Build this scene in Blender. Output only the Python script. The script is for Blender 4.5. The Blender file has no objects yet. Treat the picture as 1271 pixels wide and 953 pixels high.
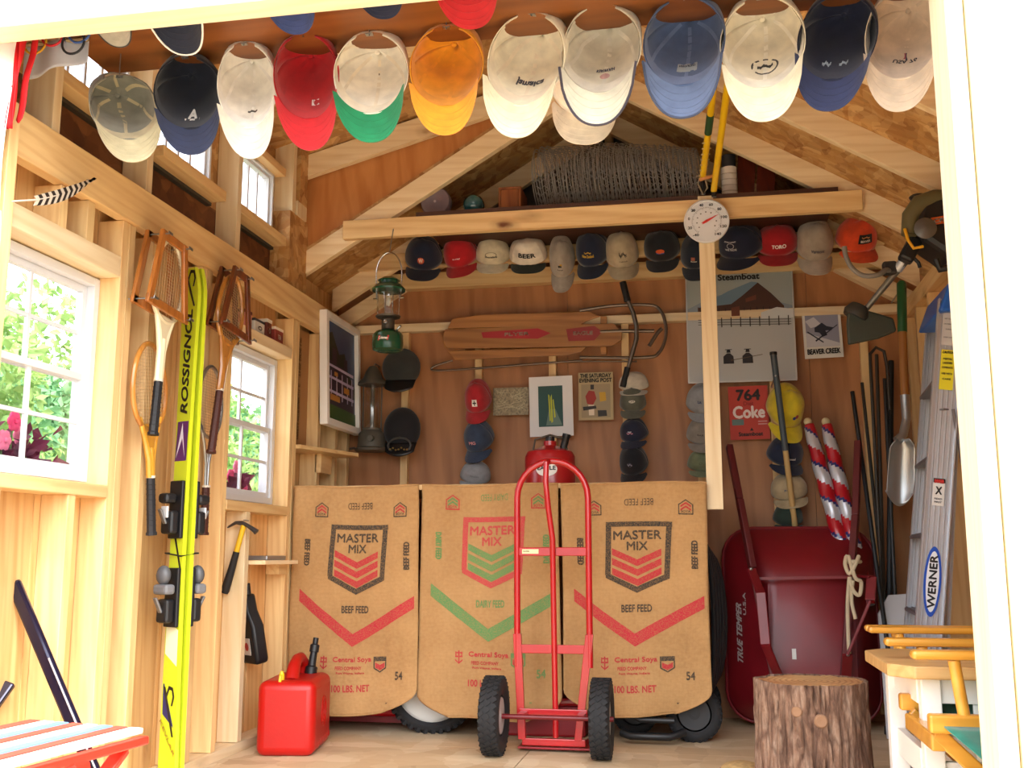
import bpy, math, random
from mathutils import Vector as V, Matrix as M, noise
R = random.Random(7)
PI = math.pi
sc = bpy.context.scene
COL = sc.collection
# ------------------------------------------------ camera
F, CX, CY = 1290.0, 635.5, 476.5
TH = math.atan(213.5 / F); YAW = math.atan(240.5 / math.hypot(F, 213.5))
FW = V((-math.sin(YAW) * math.cos(TH), math.cos(YAW) * math.cos(TH), math.sin(TH)))
RT = V((math.cos(YAW), math.sin(YAW), 0)); UP = RT.cross(FW)
CAMZ = 0.77
cam = bpy.data.cameras.new('camera'); cam.sensor_width = 36; cam.lens = F / 1271 * 36; cam.clip_start = .02
co = bpy.data.objects.new('camera', cam); COL.objects.link(co)
m = M.Identity(4)
for i in range(3):
    m[i][0] = RT[i]; m[i][1] = UP[i]; m[i][2] = -FW[i]
m[2][3] = CAMZ
co.matrix_world = m
sc.camera = co
# ------------------------------------------------ world, sun, exposure
w = bpy.data.worlds.new('sky'); sc.world = w; w.use_nodes = True
nt = w.node_tree; nt.nodes.clear()
sky = nt.nodes.new('ShaderNodeTexSky'); sky.sky_type = 'NISHITA'; sky.sun_disc = False
sky.sun_elevation = math.radians(58); sky.sun_rotation = math.radians(150); sky.dust_density = 4; sky.ozone_density = .6
hs = nt.nodes.new('ShaderNodeHueSaturation'); hs.inputs['Saturation'].default_value = .3
bg = nt.nodes.new('ShaderNodeBackground'); bg.inputs[1].default_value = 1.5
wo = nt.nodes.new('ShaderNodeOutputWorld')
nt.links.new(sky.outputs[0], hs.inputs['Color']); nt.links.new(hs.outputs[0], bg.inputs[0]); nt.links.new(bg.outputs[0], wo.inputs[0])
sl = bpy.data.lights.new('sun', 'SUN'); sl.energy = 3.6; sl.angle = math.radians(.6); sl.color = (1, .95, .86)
so = bpy.data.objects.new('sun', sl); COL.objects.link(so)
so.rotation_euler = V((-.32, .40, -.90)).to_track_quat('-Z', 'Y').to_euler(); so.location = (3, -4, 8)
sc.view_settings.view_transform = 'Standard'; sc.view_settings.look = 'None'; sc.view_settings.gamma = 1
sc.view_settings.use_curve_mapping = False
sc.view_settings.exposure = -0.52
sc.cycles.use_denoising = True
sc.cycles.max_bounces = 10; sc.cycles.diffuse_bounces = 6; sc.cycles.transparent_max_bounces = 12

# ------------------------------------------------ helpers
def ray(x, y): return FW * F + RT * (x - CX) + UP * (CY - y)
C0 = V((0, 0, CAMZ))
def aty(x, y, Y): r = ray(x, y); return C0 + r * (Y / r.y)
def atx(x, y, X): r = ray(x, y); return C0 + r * (X / r.x)
def atz(x, y, Z): r = ray(x, y); return C0 + r * ((Z - CAMZ) / r.z)

def link(name, me, parent=None, loc=None):
    o = bpy.data.objects.new(name, me); COL.objects.link(o)
    if parent: o.parent = parent
    if loc is not None: o.location = loc
    return o
def thing(name, label, cat, loc=(0, 0, 0), group=None, rot=None):
    o = link(name, None, None, loc); o['label'] = label; o['category'] = cat; o.empty_display_size = .05
    if group: o['group'] = group
    if rot is not None: o.rotation_euler = rot
    return o
def tag(o, label, cat, group=None):
    o['label'] = label; o['category'] = cat
    if group: o['group'] = group
    return o
def struct(o): o['kind'] = 'structure'; return o
def sroot(name): o = link(name, None); return struct(o)
def bv(o, wd=.003, seg=2):
    b = o.modifiers.new('bevel', 'BEVEL'); b.width = wd; b.segments = seg; b.limit_method = 'ANGLE'; b.angle_limit = .7
    return o
def sub(o, n=1):
    s = o.modifiers.new('sub', 'SUBSURF'); s.levels = n; s.render_levels = n; return o

class B:
    def __init__(s): s.v = []; s.f = []; s.mi = []; s.cur = 0
    def add(s, vs, fs):
        n = len(s.v); s.v += [V(p) for p in vs]
        for f in fs: s.f.append([n + i for i in f]); s.mi.append(s.cur)
        return s
    def box(s, x0, x1, y0, y1, z0, z1):
        return s.add([(x, y, z) for x in (x0, x1) for y in (y0, y1) for z in (z0, z1)],
              [(0, 1, 3, 2), (4, 6, 7, 5), (0, 4, 5, 1), (2, 3, 7, 6), (0, 2, 6, 4), (1, 5, 7, 3)])
    def cbox(s, c, sz, mat=None):
        hx, hy, hz = [k / 2 for k in sz]; c = V(c); mat = mat or M.Identity(3)
        return s.add([c + mat @ V((x, y, z)) for x in (-hx, hx) for y in (-hy, hy) for z in (-hz, hz)],
              [(0, 1, 3, 2), (4, 6, 7, 5), (0, 4, 5, 1), (2, 3, 7, 6), (0, 2, 6, 4), (1, 5, 7, 3)])
    def bar(s, p, q, wd, th, up=(0, 0, 1)):
        p = V(p); q = V(q); z = (q - p).normalized(); u = V(up)
        if abs(z.dot(u)) > .98: u = V((0, 1, 0))
        x = u.cross(z).normalized(); y = z.cross(x)
        mm = M((x, y, z)).transposed()
        return s.cbox((p + q) / 2, (wd, th, (q - p).length), mm)
    def tube(s, pts, r, n=8, cap=True, closed=False, flat=1.0):
        pts = [V(p) for p in pts]; L = len(pts); base = len(s.v)
        rs = r if isinstance(r, (list, tuple)) else [r] * L
        prev = None; vs = []
        for i, p in enumerate(pts):
            if closed: t = pts[(i + 1) % L] - pts[i - 1]
            else: t = pts[min(i + 1, L - 1)] - pts[max(i - 1, 0)]
            t = t.normalized() if t.length > 1e-9 else V((0, 0, 1))
            if prev is None:
                a = V((0, 0, 1)) if abs(t.z) < .9 else V((0, 1, 0)); prev = a.cross(t).normalized()
            x = (prev - t * prev.dot(t)).normalized(); y = t.cross(x); prev = x
            for k in range(n):
                an = 2 * PI * k / n; vs.append(p + (x * math.cos(an) + y * math.sin(an) * flat) * rs[i])
        fs = []
        for i in range(L if closed else L - 1):
            for k in range(n):
                a = i * n + k; b = i * n + (k + 1) % n; j = (i + 1) % L
                fs.append((a, b, j * n + (k + 1) % n, j * n + k))
        if cap and not closed: fs.append(tuple(range(n))[::-1]); fs.append(tuple((L - 1) * n + k for k in range(n)))
        return s.add(vs, fs)
    def lathe(s, prof, n=24, mat=None, loc=(0, 0, 0)):   # prof: (r, z), axis z, then mat
        mat = mat or M.Identity(3); loc = V(loc); vs = []; fs = []; L = len(prof)
        for r, z in prof:
            for k in range(n):
                a = 2 * PI * k / n; vs.append(loc + mat @ V((r * math.cos(a), r * math.sin(a), z)))
        for i in range(L - 1):
            for k in range(n): fs.append((i * n + k, i * n + (k + 1) % n, (i + 1) * n + (k + 1) % n, (i + 1) * n + k))
        if prof[0][0] > 1e-6: fs.append(tuple(range(n))[::-1])
        if prof[-1][0] > 1e-6: fs.append(tuple((L - 1) * n + k for k in range(n)))
        return s.add(vs, fs)
    def ell(s, c, r, n=16, mm=10, mat=None):
        prof = [(math.sin(PI * i / mm), -math.cos(PI * i / mm)) for i in range(mm + 1)]
        D = M.Diagonal(V(r)); mat = mat or M.Identity(3)
        return s.lathe([(max(a, 1e-7), b) for a, b in prof], n, mat @ D, c)
    def prism(s, poly, fn, th):    # poly 2d outline, fn(a,b,c) -> point, c = 0..th
        n = len(poly)
        vs = [fn(a, b, 0) for a, b in poly] + [fn(a, b, th) for a, b in poly]
        fs = [tuple(range(n))[::-1], tuple(range(n, 2 * n))] + [(i, (i + 1) % n, n + (i + 1) % n, n + i) for i in range(n)]
        return s.add(vs, fs)
    def grid(s, fn, nu, nv, keep=None):
        vs = [fn(i / nu, j / nv) for j in range(nv + 1) for i in range(nu + 1)]; W = nu + 1
        fs = [(j * W + i, j * W + i + 1, (j + 1) * W + i + 1, (j + 1) * W + i) for j in range(nv) for i in range(nu) if not keep or keep((i + .5) / nu, (j + .5) / nv)]
        return s.add(vs, fs)
    def mesh(s, name, mats, smooth=False):
        me = bpy.data.meshes.new(name); me.from_pydata([tuple(p) for p in s.v], [], s.f)
        for k in (mats if isinstance(mats, (list, tuple)) else [mats]): me.materials.append(k)
        if any(s.mi): me.polygons.foreach_set('material_index', s.mi)
        me.update()
        import bmesh
        bm = bmesh.new(); bm.from_mesh(me); bmesh.ops.recalc_face_normals(bm, faces=bm.faces); bm.to_mesh(me); bm.free()
        if smooth:
            me.polygons.foreach_set('use_smooth', [True] * len(me.polygons))
            try: me.set_sharp_from_angle(angle=math.radians(42))
            except Exception: pass
        return me
    def build(s, name, mats, parent=None, smooth=False, loc=None, bevel=0):
        o = link(name, s.mesh(name, mats, smooth), parent, loc)
        if bevel: bv(o, bevel)
        return o

def frame(origin, U, W):     # local frame fn: a along U, b along W, c along normal U x W
    O = V(origin); U = V(U).normalized(); W = V(W).normalized(); N = U.cross(W)
    return lambda a, b, c=0: O + U * a + W * b + N * c
def arc(c, r, a0, a1, n, ax='xz'):
    out = []
    for i in range(n + 1):
        a = a0 + (a1 - a0) * i / n; p = [0, 0, 0]; d = {'x': 0, 'y': 1, 'z': 2}
        p[d[ax[0]]] = r * math.cos(a); p[d[ax[1]]] = r * math.sin(a); out.append(V(c) + V(p))
    return out
def rrect(w_, h_, r, n=5):
    out = []
    for cx_, cy_, a0 in ((w_ / 2 - r, h_ / 2 - r, 0), (-w_ / 2 + r, h_ / 2 - r, PI / 2), (-w_ / 2 + r, -h_ / 2 + r, PI), (w_ / 2 - r, -h_ / 2 + r, 1.5 * PI)):
        for i in range(n + 1): a = a0 + PI / 2 * i / n; out.append((cx_ + r * math.cos(a), cy_ + r * math.sin(a)))
    return out
_tc = {}
def text2d(s, bold=.0):
    if (s, bold) in _tc: return _tc[(s, bold)]
    cu = bpy.data.curves.new('t', 'FONT'); cu.body = s; cu.size = 1; cu.offset = bold; cu.align_x = 'CENTER'; cu.resolution_u = 3
    o = bpy.data.objects.new('t', cu); COL.objects.link(o)
    dg = bpy.context.evaluated_depsgraph_get(); me = o.evaluated_get(dg).to_mesh()
    vs = [v.co.copy() for v in me.vertices]; fs = [list(p.vertices) for p in me.polygons]
    o.evaluated_get(dg).to_mesh_clear(); bpy.data.objects.remove(o); bpy.data.curves.remove(cu)
    x0 = min(v.x for v in vs); x1 = max(v.x for v in vs); y0 = min(v.y for v in vs); y1 = max(v.y for v in vs)
    vs = [((v.x - (x0 + x1) / 2) / (x1 - x0), (v.y - (y0 + y1) / 2) / (y1 - y0)) for v in vs]
    _tc[(s, bold)] = (vs, fs); return vs, fs
def T(b, s, w_, h_, fn, at=(0, 0), rot=0, bold=.05, off=.002, shear=0):
    vs, fs = text2d(s, 0); c, q = math.cos(rot), math.sin(rot); d = bold * abs(h_)
    for q_i, (dx, dy) in enumerate(((-d, 0), (d, 0), (0, -d), (0, d), (0, 0)) if bold else ((0, 0),)):
        out = []
        for x, y in vs:
            x, y = x * (w_ - 2 * d) + shear * y * h_ + dx, y * (h_ - 2 * d) + dy; out.append(fn(at[0] + x * c - y * q, at[1] + x * q + y * c, off + .00025 * q_i))
        b.add(out, fs)
    return b
def smooth(pts, n=5):
    pts = [V(p) for p in pts]; P = [pts[0]] + pts + [pts[-1]]; out = []
    for i in range(1, len(P) - 2):
        for k in range(n):
            t = k / n; a, b_, c_, d_ = P[i - 1:i + 3]
            out.append(.5 * ((2 * b_) + (c_ - a) * t + (2 * a - 5 * b_ + 4 * c_ - d_) * t * t + (3 * b_ - a - 3 * c_ + d_) * t ** 3))
    return out + [pts[-1]]
def pg(b, poly, fn, off=.002): b.add([fn(x, y, off) for x, y in poly], [tuple(range(len(poly)))]); return b
def strip(b, pts, th, fn, off=.002, n=6):   # band along 2d points, vertical thickness th
    P = []
    for i in range(len(pts) - 1):
        for k in range(n): t = k / n; P.append((pts[i][0] * (1 - t) + pts[i + 1][0] * t, pts[i][1] * (1 - t) + pts[i + 1][1] * t))
    P.append(pts[-1]); nr = 3; vs = []
    for x, y in P:
        for r in range(nr + 1): vs.append(fn(x, y - th * r / nr, off))
    b.add(vs, [(i * (nr + 1) + r, i * (nr + 1) + r + 1, (i + 1) * (nr + 1) + r + 1, (i + 1) * (nr + 1) + r) for i in range(len(P) - 1) for r in range(nr)])

# ------------------------------------------------ materials
def srgb(h):
    if isinstance(h, str): h = [int(h[i:i + 2], 16) / 255 for i in (0, 2, 4)]
    return tuple(c / 12.92 if c <= .04045 else ((c + .055) / 1.055) ** 2.4 for c in h) + (1,)
class N:
    def __init__(s, name):
        s.m = bpy.data.materials.new(name); s.m.use_nodes = True; s.t = s.m.node_tree; s.n = s.t.nodes
        s.b = s.n['Principled BSDF']
    def new(s, t, **k):
        o = s.n.new('ShaderNode' + t)
        for a, v in k.items():
            if a.startswith('i_'):
                key = a[2:].replace('_', ' ').title() if not a[2:].isdigit() else int(a[2:])
                o.inputs[key].default_value = v
            else: setattr(o, a, v)
        return o
    def l(s, a, b): s.t.links.new(a, b)
    def ramp(s, src, stops, interp='LINEAR'):
        r = s.n.new('ShaderNodeValToRGB'); r.color_ramp.interpolation = interp; e = r.color_ramp.elements
        while len(e) < len(stops): e.new(.5)
        for k, (p, c) in enumerate(stops): e[k].position = p; e[k].color = c if len(c) == 4 else tuple(c) + (1,)
        s.l(src, r.inputs[0]); return r.outputs[0]
    def mix(s, f, a, b, mode='MIX'):
        x = s.n.new('ShaderNodeMix'); x.data_type = 'RGBA'; x.blend_type = mode
        for sock, val in ((x.inputs[0], f), (x.inputs[6], a), (x.inputs[7], b)):
            if hasattr(val, 'links') or hasattr(val, 'is_output'): s.l(val, sock)
            else: sock.default_value = val
        return x.outputs[2]
    def coords(s, scale=(1, 1, 1), rnd=True):
        tc = s.n.new('ShaderNodeTexCoord'); mp = s.n.new('ShaderNodeMapping'); mp.inputs['Scale'].default_value = scale
        s.l(tc.outputs['Object'], mp.inputs['Vector'])
        if rnd:
            oi = s.n.new('ShaderNodeObjectInfo'); mu = s.n.new('ShaderNodeVectorMath'); mu.operation = 'SCALE'; mu.inputs[0].default_value = (37, 53, 29)
            s.l(oi.outputs['Random'], mu.inputs['Scale']); s.l(mu.outputs[0], mp.inputs['Location'])
            s.rand = oi.outputs['Random']
        return mp.outputs[0]
    def bump(s, src, st=.2, d=.01):
        b = s.n.new('ShaderNodeBump'); b.inputs['Strength'].default_value = st; b.inputs['Distance'].default_value = d
        s.l(src, b.inputs['Height']); s.l(b.outputs[0], s.b.inputs['Normal'])

def plain(name, c, rough=.5, metal=0, bump=0, bs=60, var=.0, vs=8, coat=0, emit=0):
    k = N(name); c = srgb(c); k.b.inputs['Roughness'].default_value = rough; k.b.inputs['Metallic'].default_value = metal
    k.b.inputs['Base Color'].default_value = c
    if coat: k.b.inputs['Coat Weight'].default_value = coat; k.b.inputs['Coat Roughness'].default_value = .15
    if var or bump:
        co_ = k.coords()
        if var:
            n = k.new('TexNoise'); n.inputs['Scale'].default_value = vs; n.inputs['Detail'].default_value = 5; k.l(co_, n.inputs['Vector'])
            lo = tuple(x * (1 - var) for x in c[:3]) + (1,); hi = tuple(min(1, x * (1 + var)) for x in c[:3]) + (1,)
            k.l(k.ramp(n.outputs[0], [(.3, lo), (.7, hi)]), k.b.inputs['Base Color'])
        if bump:
            n = k.new('TexNoise'); n.inputs['Scale'].default_value = bs; n.inputs['Detail'].default_value = 3; k.l(co_, n.inputs['Vector']); k.bump(n.outputs[0], bump, .004)
    return k.m
def wood(name, light, dark, axis='z', rough=.55, knots=True, gs=9.0, knotc='6b3a18', var=.12, kd=.5, coat=0, stretch=14):
    k = N(name); s = {'x': (1 / stretch, 1, 1), 'y': (1, 1 / stretch, 1), 'z': (1, 1, 1 / stretch)}[axis]
    co_ = k.coords(tuple(q * gs for q in s))
    n = k.new('TexNoise'); n.inputs['Scale'].default_value = 3.0; n.inputs['Detail'].default_value = 6; n.inputs['Distortion'].default_value = .6; k.l(co_, n.inputs['Vector'])
    wv = k.new('TexWave', wave_type='BANDS', bands_direction='DIAGONAL'); wv.inputs['Scale'].default_value = 1.6; wv.inputs['Distortion'].default_value = 9; wv.inputs['Detail'].default_value = 3; wv.inputs['Detail Scale'].default_value = .8
    k.l(co_, wv.inputs['Vector'])
    a = k.ramp(n.outputs[0], [(.3, srgb(dark)), (.68, srgb(light))])
    a2 = k.mix(.35, a, k.ramp(wv.outputs[0], [(.0, srgb(dark)), (.55, srgb(light))]))
    hv = k.n.new('ShaderNodeHueSaturation'); mr = k.n.new('ShaderNodeMapRange'); mr.inputs['To Min'].default_value = 1 - var; mr.inputs['To Max'].default_value = 1 + var
    k.l(k.rand, mr.inputs[0]); k.l(mr.outputs[0], hv.inputs['Value']); k.l(a2, hv.inputs['Color']); out = hv.outputs[0]
    if knots:
        s2 = {'x': (.45, 1, 1), 'y': (1, .45, 1), 'z': (1, 1, .45)}[axis]
        c2 = k.coords(tuple(q * 4.2 for q in s2))
        nn = k.new('TexNoise'); nn.inputs['Scale'].default_value = 9; k.l(c2, nn.inputs['Vector'])
        vo = k.new('TexVoronoi'); vo.inputs['Scale'].default_value = 1.0
        va = k.new('VectorMath', operation='MULTIPLY_ADD'); va.inputs[1].default_value = (.06, .06, .06); k.l(nn.outputs[1], va.inputs[0]); k.l(c2, va.inputs[2]); k.l(va.outputs[0], vo.inputs['Vector'])
        kn = k.ramp(vo.outputs['Distance'], [(.045, (1, 1, 1)), (.10, (.25, .25, .25)), (.17, (0, 0, 0))])
        sp = k.n.new('ShaderNodeSeparateColor'); k.l(vo.outputs['Color'], sp.inputs[0])
        gt = k.n.new('ShaderNodeMath'); gt.operation = 'LESS_THAN'; gt.inputs[1].default_value = kd; k.l(sp.outputs[0], gt.inputs[0])
        mu = k.n.new('ShaderNodeMath'); mu.operation = 'MULTIPLY'; k.l(kn, mu.inputs[0]); k.l(gt.outputs[0], mu.inputs[1])
        out = k.mix(mu.outputs[0], out, srgb(knotc))
    k.l(out, k.b.inputs['Base Color']); k.b.inputs['Roughness'].default_value = rough
    if coat: k.b.inputs['Coat Weight'].default_value = coat
    k.bump(n.outputs[0], .12, .004)
    return k.m
def osb(name, cols, scale=22, rough=.7):
    k = N(name); c = k.coords((1, 1, 1), False)
    n = k.new('TexNoise'); n.inputs['Scale'].default_value = 7; n.inputs['Detail'].default_value = 2; k.l(c, n.inputs['Vector'])
    outs = []
    for q, (sx, rz) in enumerate((((1, .28, .6), .5), ((.3, 1, .8), -.7))):
        mp = k.new('Mapping'); mp.inputs['Rotation'].default_value = (rz, rz * .7, rz + q); mp.inputs['Scale'].default_value = sx
        va = k.new('VectorMath', operation='MULTIPLY_ADD'); va.inputs[1].default_value = (.12, .12, .12); k.l(n.outputs[1], va.inputs[0]); k.l(c, va.inputs[2]); k.l(va.outputs[0], mp.inputs['Vector'])
        vo = k.new('TexVoronoi'); vo.inputs['Scale'].default_value = scale; k.l(mp.outputs[0], vo.inputs['Vector'])
        sp = k.n.new('ShaderNodeSeparateColor'); k.l(vo.outputs['Color'], sp.inputs[0]); outs.append(sp.outputs[0])
    st = [(i / max(1, len(cols) - 1) * .9, srgb(x)) for i, x in enumerate(cols)]
    a = k.ramp(outs[0], st); b = k.ramp(outs[1], st)
    k.l(k.mix(.5, a, b), k.b.inputs['Base Color']); k.b.inputs['Roughness'].default_value = rough; k.bump(outs[0], .15, .004)
    return k.m
def cloth(c, name='fabric', rough=.9, weave=700):
    k = N(name); c = srgb(c); co_ = k.coords()
    n = k.new('TexNoise'); n.inputs['Scale'].default_value = 25; n.inputs['Detail'].default_value = 4; k.l(co_, n.inputs['Vector'])
    lo = tuple(x * .82 for x in c[:3]) + (1,); hi = tuple(min(1, x * 1.12) for x in c[:3]) + (1,)
    k.l(k.ramp(n.outputs[0], [(.3, lo), (.7, hi)]), k.b.inputs['Base Color']); k.b.inputs['Roughness'].default_value = rough
    k.b.inputs['Sheen Weight'].default_value = .25
    n2 = k.new('TexNoise'); n2.inputs['Scale'].default_value = weave; k.l(co_, n2.inputs['Vector']); k.bump(n2.outputs[0], .25, .0015)
    return k.m
_cl = {}
def CLO(c):
    if c not in _cl: _cl[c] = cloth(c)
    return _cl[c]
_pl = {}
def PL(c, rough=.5, metal=0, **k):
    key = (c, rough, metal, tuple(k.items()))
    if key not in _pl: _pl[key] = plain('paint', c, rough, metal, **k)
    return _pl[key]
pine = {a: wood('pine', 'e9cb92', 'd3a972', a) for a in 'xyz'}
pine_w = wood('pine_plank', 'e2ba80', 'c99659', 'z', knotc='7a4119', kd=.75, var=.16)
pine_pale = {a: wood('pale_spruce', 'efdcb6', 'ddc292', a, knotc='8a5a2c', kd=.4) for a in 'xyz'}
ply = wood('plywood_back', 'b47e50', '905e3a', 'z', gs=3.5, knotc='5d3018', kd=.35, stretch=7)
ply_or = wood('plywood_cheek', 'c98a4e', 'a8652f', 'z', gs=4, knotc='6e3d1a', kd=.4, stretch=6)
osb_l = osb('osb_light', ['8f6233', 'c79a5c', 'b07c42', 'dcb77d', '9c6b3a'], 32)
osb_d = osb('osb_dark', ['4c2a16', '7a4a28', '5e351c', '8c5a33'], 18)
floor_m = osb('floor_board', ['a98d6c', 'cdb692', 'bea27d', 'd8c4a4'], 9)
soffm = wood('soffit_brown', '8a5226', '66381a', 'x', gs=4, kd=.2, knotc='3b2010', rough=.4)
vinyl = plain('window_vinyl', 'd8dbe0', .4)
white = plain('white_paint', 'f2f0ea', .5, bump=.05)
casing = wood('door_casing_paint', 'fbf3d8', 'f1e5c0', 'z', knotc='d8b98a', kd=.35, rough=.5, var=.02)
casing_x = wood('header_paint', 'f4ecd0', 'ebdfb8', 'x', knotc='b58a50', kd=.35, rough=.5, var=.02)
def glass_m():
    k = N('window_glass'); k.n.remove(k.b); tr = k.new('BsdfTransparent'); gl = k.new('BsdfGlossy'); gl.inputs['Roughness'].default_value = .03
    mx = k.new('MixShader'); mx.inputs[0].default_value = .04; k.l(tr.outputs[0], mx.inputs[1]); k.l(gl.outputs[0], mx.inputs[2]); k.l(mx.outputs[0], k.n['Material Output'].inputs[0])
    return k.m
glass = glass_m()
red = plain('red_enamel', 'b00f19', .28, coat=.5, var=.08)
black = plain('black_plastic', '17181b', .45)
rubber = plain('black_rubber', '1d1d1f', .8, bump=.2)
steel = plain('bare_steel', '9a9a98', .35, .9, var=.1)
dsteel = plain('dull_steel', '5c564e', .5, .7, var=.2)
alu = plain('aluminium', 'b9bdc4', .33, .85, var=.06)
# ------------------------------------------------ SETTING
XL, XR, YB, YF = -1.85, 1.0, 5.31, 2.3
XS = XL - .09
HR = .60; XP = -.44; ZP = 2.97      # rafter slope, ridge x, underside of ridge
def roofz(x): return ZP - HR * abs(x - XP)
# ground and floor
b = B(); b.box(-9, 9, -6, 14, -.42, -.32)
struct(b.build('ground', plain('gravel_ground', '8f8a7c', .9, bump=.4, var=.2)))
fl = sroot('floor')
k = 0
for (x0, x1) in ((-1.94, -.72), (-.716, .50), (.504, 1.09)):
    for (y0, y1) in ((2.2, 3.2), (3.203, 4.32), (4.323, 5.4)):
        B().box(x0, x1, y0, y1, -.03, 0).build('floor_sheet', floor_m, fl)
B().box(-1.94, 1.09, 2.2, 5.4, -.3, -.032).build('joist_frame', pine['x'], fl)
b = B(); b.box(-1.9, 1.0, 1.2, 2.19, -.12, -.06); struct(b.build('ground_ramp', pine['y']))
# left wall
wl = sroot('wall_left')
W1 = (2.40, 3.00); W2 = (3.84, 4.45); WZ = (1.0, 1.66)
ys = [2.2 + .19 * i for i in range(18)]
cuts = sorted(set([round(y, 3) for y in ys if y < 5.4] + [5.4, W1[0], W1[1], W2[0], W2[1]]))
for a, c in zip(cuts[:-1], cuts[1:]):
    mid = (a + c) / 2; win = any(q[0] < mid < q[1] for q in (W1, W2))
    for z0, z1 in (((0, WZ[0]), (WZ[1], 2.0)) if win else ((0, 2.0),)):
        B().box(XS - .018, XS, a + .0012, c - .0012, z0, z1).build('plank', pine_w, wl, bevel=.002)
b = B()
for a, c, z0, z1 in ((2.2, 2.4, -.3, 2.2), (2.4, 3.0, -.3, .99), (2.4, 3.0, 1.67, 2.2), (3, 3.84, -.3, 2.2), (3.84, 4.45, -.3, .99), (3.84, 4.45, 1.67, 2.2), (4.45, 5.42, -.3, 2.2)):
    b.box(XS - .035, XS - .02, a, c, z0, z1)
b.build('outer_sheathing', pine_w, wl)
def stud(y, z0=.04, z1=1.86, wd=.038, mt=None): B().box(XS + .001, XL, y, y + wd, z0, z1).build('stud', mt or pine['z'], wl, bevel=.002)
for y in (2.96 + .04, 3.04, 3.19, 3.555, 3.60, 3.80, 4.455, 4.495, 4.80, 5.05, 5.23): stud(y)
stud(4.03, .04, .95, mt=pine_pale['z']); stud(2.80, .04, .95); stud(2.46, .04, .95); stud(2.80, 1.73, 1.86); stud(2.66, 1.73, 1.86); stud(2.32)
B().box(XS, XL, 2.3, 5.3, 0, .038).build('sole_plate', pine_pale['y'], wl, bevel=.002)
B().box(XL - .03, XL + .012, 2.42, 5.3, 1.862, 2.0).build('top_plate', pine['y'], wl, bevel=.003)
B().box(XS, XL - .031, 2.3, 5.3, 1.9, 2.0).build('rear_plate', pine['y'], wl)
B().box(XS, XL + .004, 2.36, 3.0, .95, .99).build('window_ledge', pine['y'], wl, bevel=.003)
B().box(XS, XL + .004, 3.84, 4.45, .95, .99).build('window_ledge', pine['y'], wl, bevel=.003)
B().box(XS, XL, 2.36, 3.0, 1.665, 1.735).build('window_header', pine_pale['y'], wl, bevel=.003)
B().box(XS, XL, 3.84, 4.45, 1.665, 1.715).build('window_header', pine_pale['y'], wl, bevel=.003)
# windows
def window(nm, y0, y1, z0, z1, x, cols, rows, fr=.028, meet=True):
    r = sroot(nm)
    def rect(nme, a0, a1, c0, c1, wd, xd, m_, par=r):
        bb = B()
        bb.box(x - xd, x + xd, a0, a0 + wd, c0, c1); bb.box(x - xd, x + xd, a1 - wd, a1, c0, c1)
        bb.box(x - xd * .98, x + xd * .98, a0 + wd, a1 - wd, c0, c0 + wd); bb.box(x - xd * .98, x + xd * .98, a0 + wd, a1 - wd, c1 - wd, c1)
        return bb.build(nme, m_, par, bevel=.002)
    rect('window_frame', y0, y1, z0, z1, fr, .03, vinyl)
    zm = (z0 + z1) / 2
    sashes = ((z0 + fr, zm + .012, .008), (zm - .012, z1 - fr, -.008)) if meet else ((z0 + fr, z1 - fr, 0),)
    for c0, c1, dx in sashes:
        x_ = x; x = x + dx
        s = rect('sash', y0 + fr, y1 - fr, c0, c1, .022 if meet else .012, .012 if meet else .015, vinyl); x = x_
        a0 = y0 + fr + .02; a1 = y1 - fr - .02; e0 = c0 + .02; e1 = c1 - .02
        for i in range(1, cols):
            yy = a0 + (a1 - a0) * i / cols; B().box(x + dx - .006, x + dx + .006, yy - .006, yy + .006, e0, e1).build('muntin', vinyl, s)
        for i in range(1, rows):
            zz = e0 + (e1 - e0) * i / rows; B().box(x + dx - .005, x + dx + .005, a0, a1, zz - .006, zz + .006).build('muntin', vinyl, s)
        B().box(x + dx - .0015, x + dx + .0015, a0 - .005, a1 + .005, e0 - .005, e1 + .005).build('pane', glass, s)
    return r
window('window_1', W1[0], W1[1], WZ[0], WZ[1], XS - .01, 2, 2)
window('window_2', W2[0], W2[1], WZ[0], WZ[1], XS - .01, 2, 2)
# dormer with transom windows
dm = sroot('wall_dormer')
XD = XL - .09
DZ0, DZ1 = 2.225, 2.52
trans = [(2.66, 3.10), (3.28, 3.72), (3.90, 4.34)]
DT = 2.70
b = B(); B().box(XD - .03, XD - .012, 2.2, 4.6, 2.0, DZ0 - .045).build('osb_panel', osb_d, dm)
B().box(XD - .03, XD - .012, 2.2, 4.6, DZ1, DT + .1).build('osb_panel', osb_l, dm)
for a, c in ((2.2, 2.66), (3.10, 3.28), (3.72, 3.90), (4.34, 4.6)):
    B().box(XD - .03, XD - .012, a, c, DZ0 - .045, DZ1).build('osb_panel', osb_l, dm)
for a, c in ((2.56, 2.64), (3.13, 3.17), (3.75, 3.90 - .03), (4.40, 4.44)):
    B().box(XD - .01, XL - .005, c - .038, c, 2.002, DT).build('dormer_stud', pine_pale['z'], dm, bevel=.002)
B().box(XL - .10, XL - .004, 4.38, 4.60, 2.002, 2.36).build('corner_post', osb_l, dm, bevel=.002)
B().box(XL - .06, XL + .002, 4.45, 4.565, 2.36, 2.43).build('post_cap', pine_pale['z'], dm, bevel=.002)
B().box(XL - .06, XL + .002, 4.47, 4.565, 2.43, DT).build('corner_post', osb_l, dm, bevel=.002)
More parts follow.
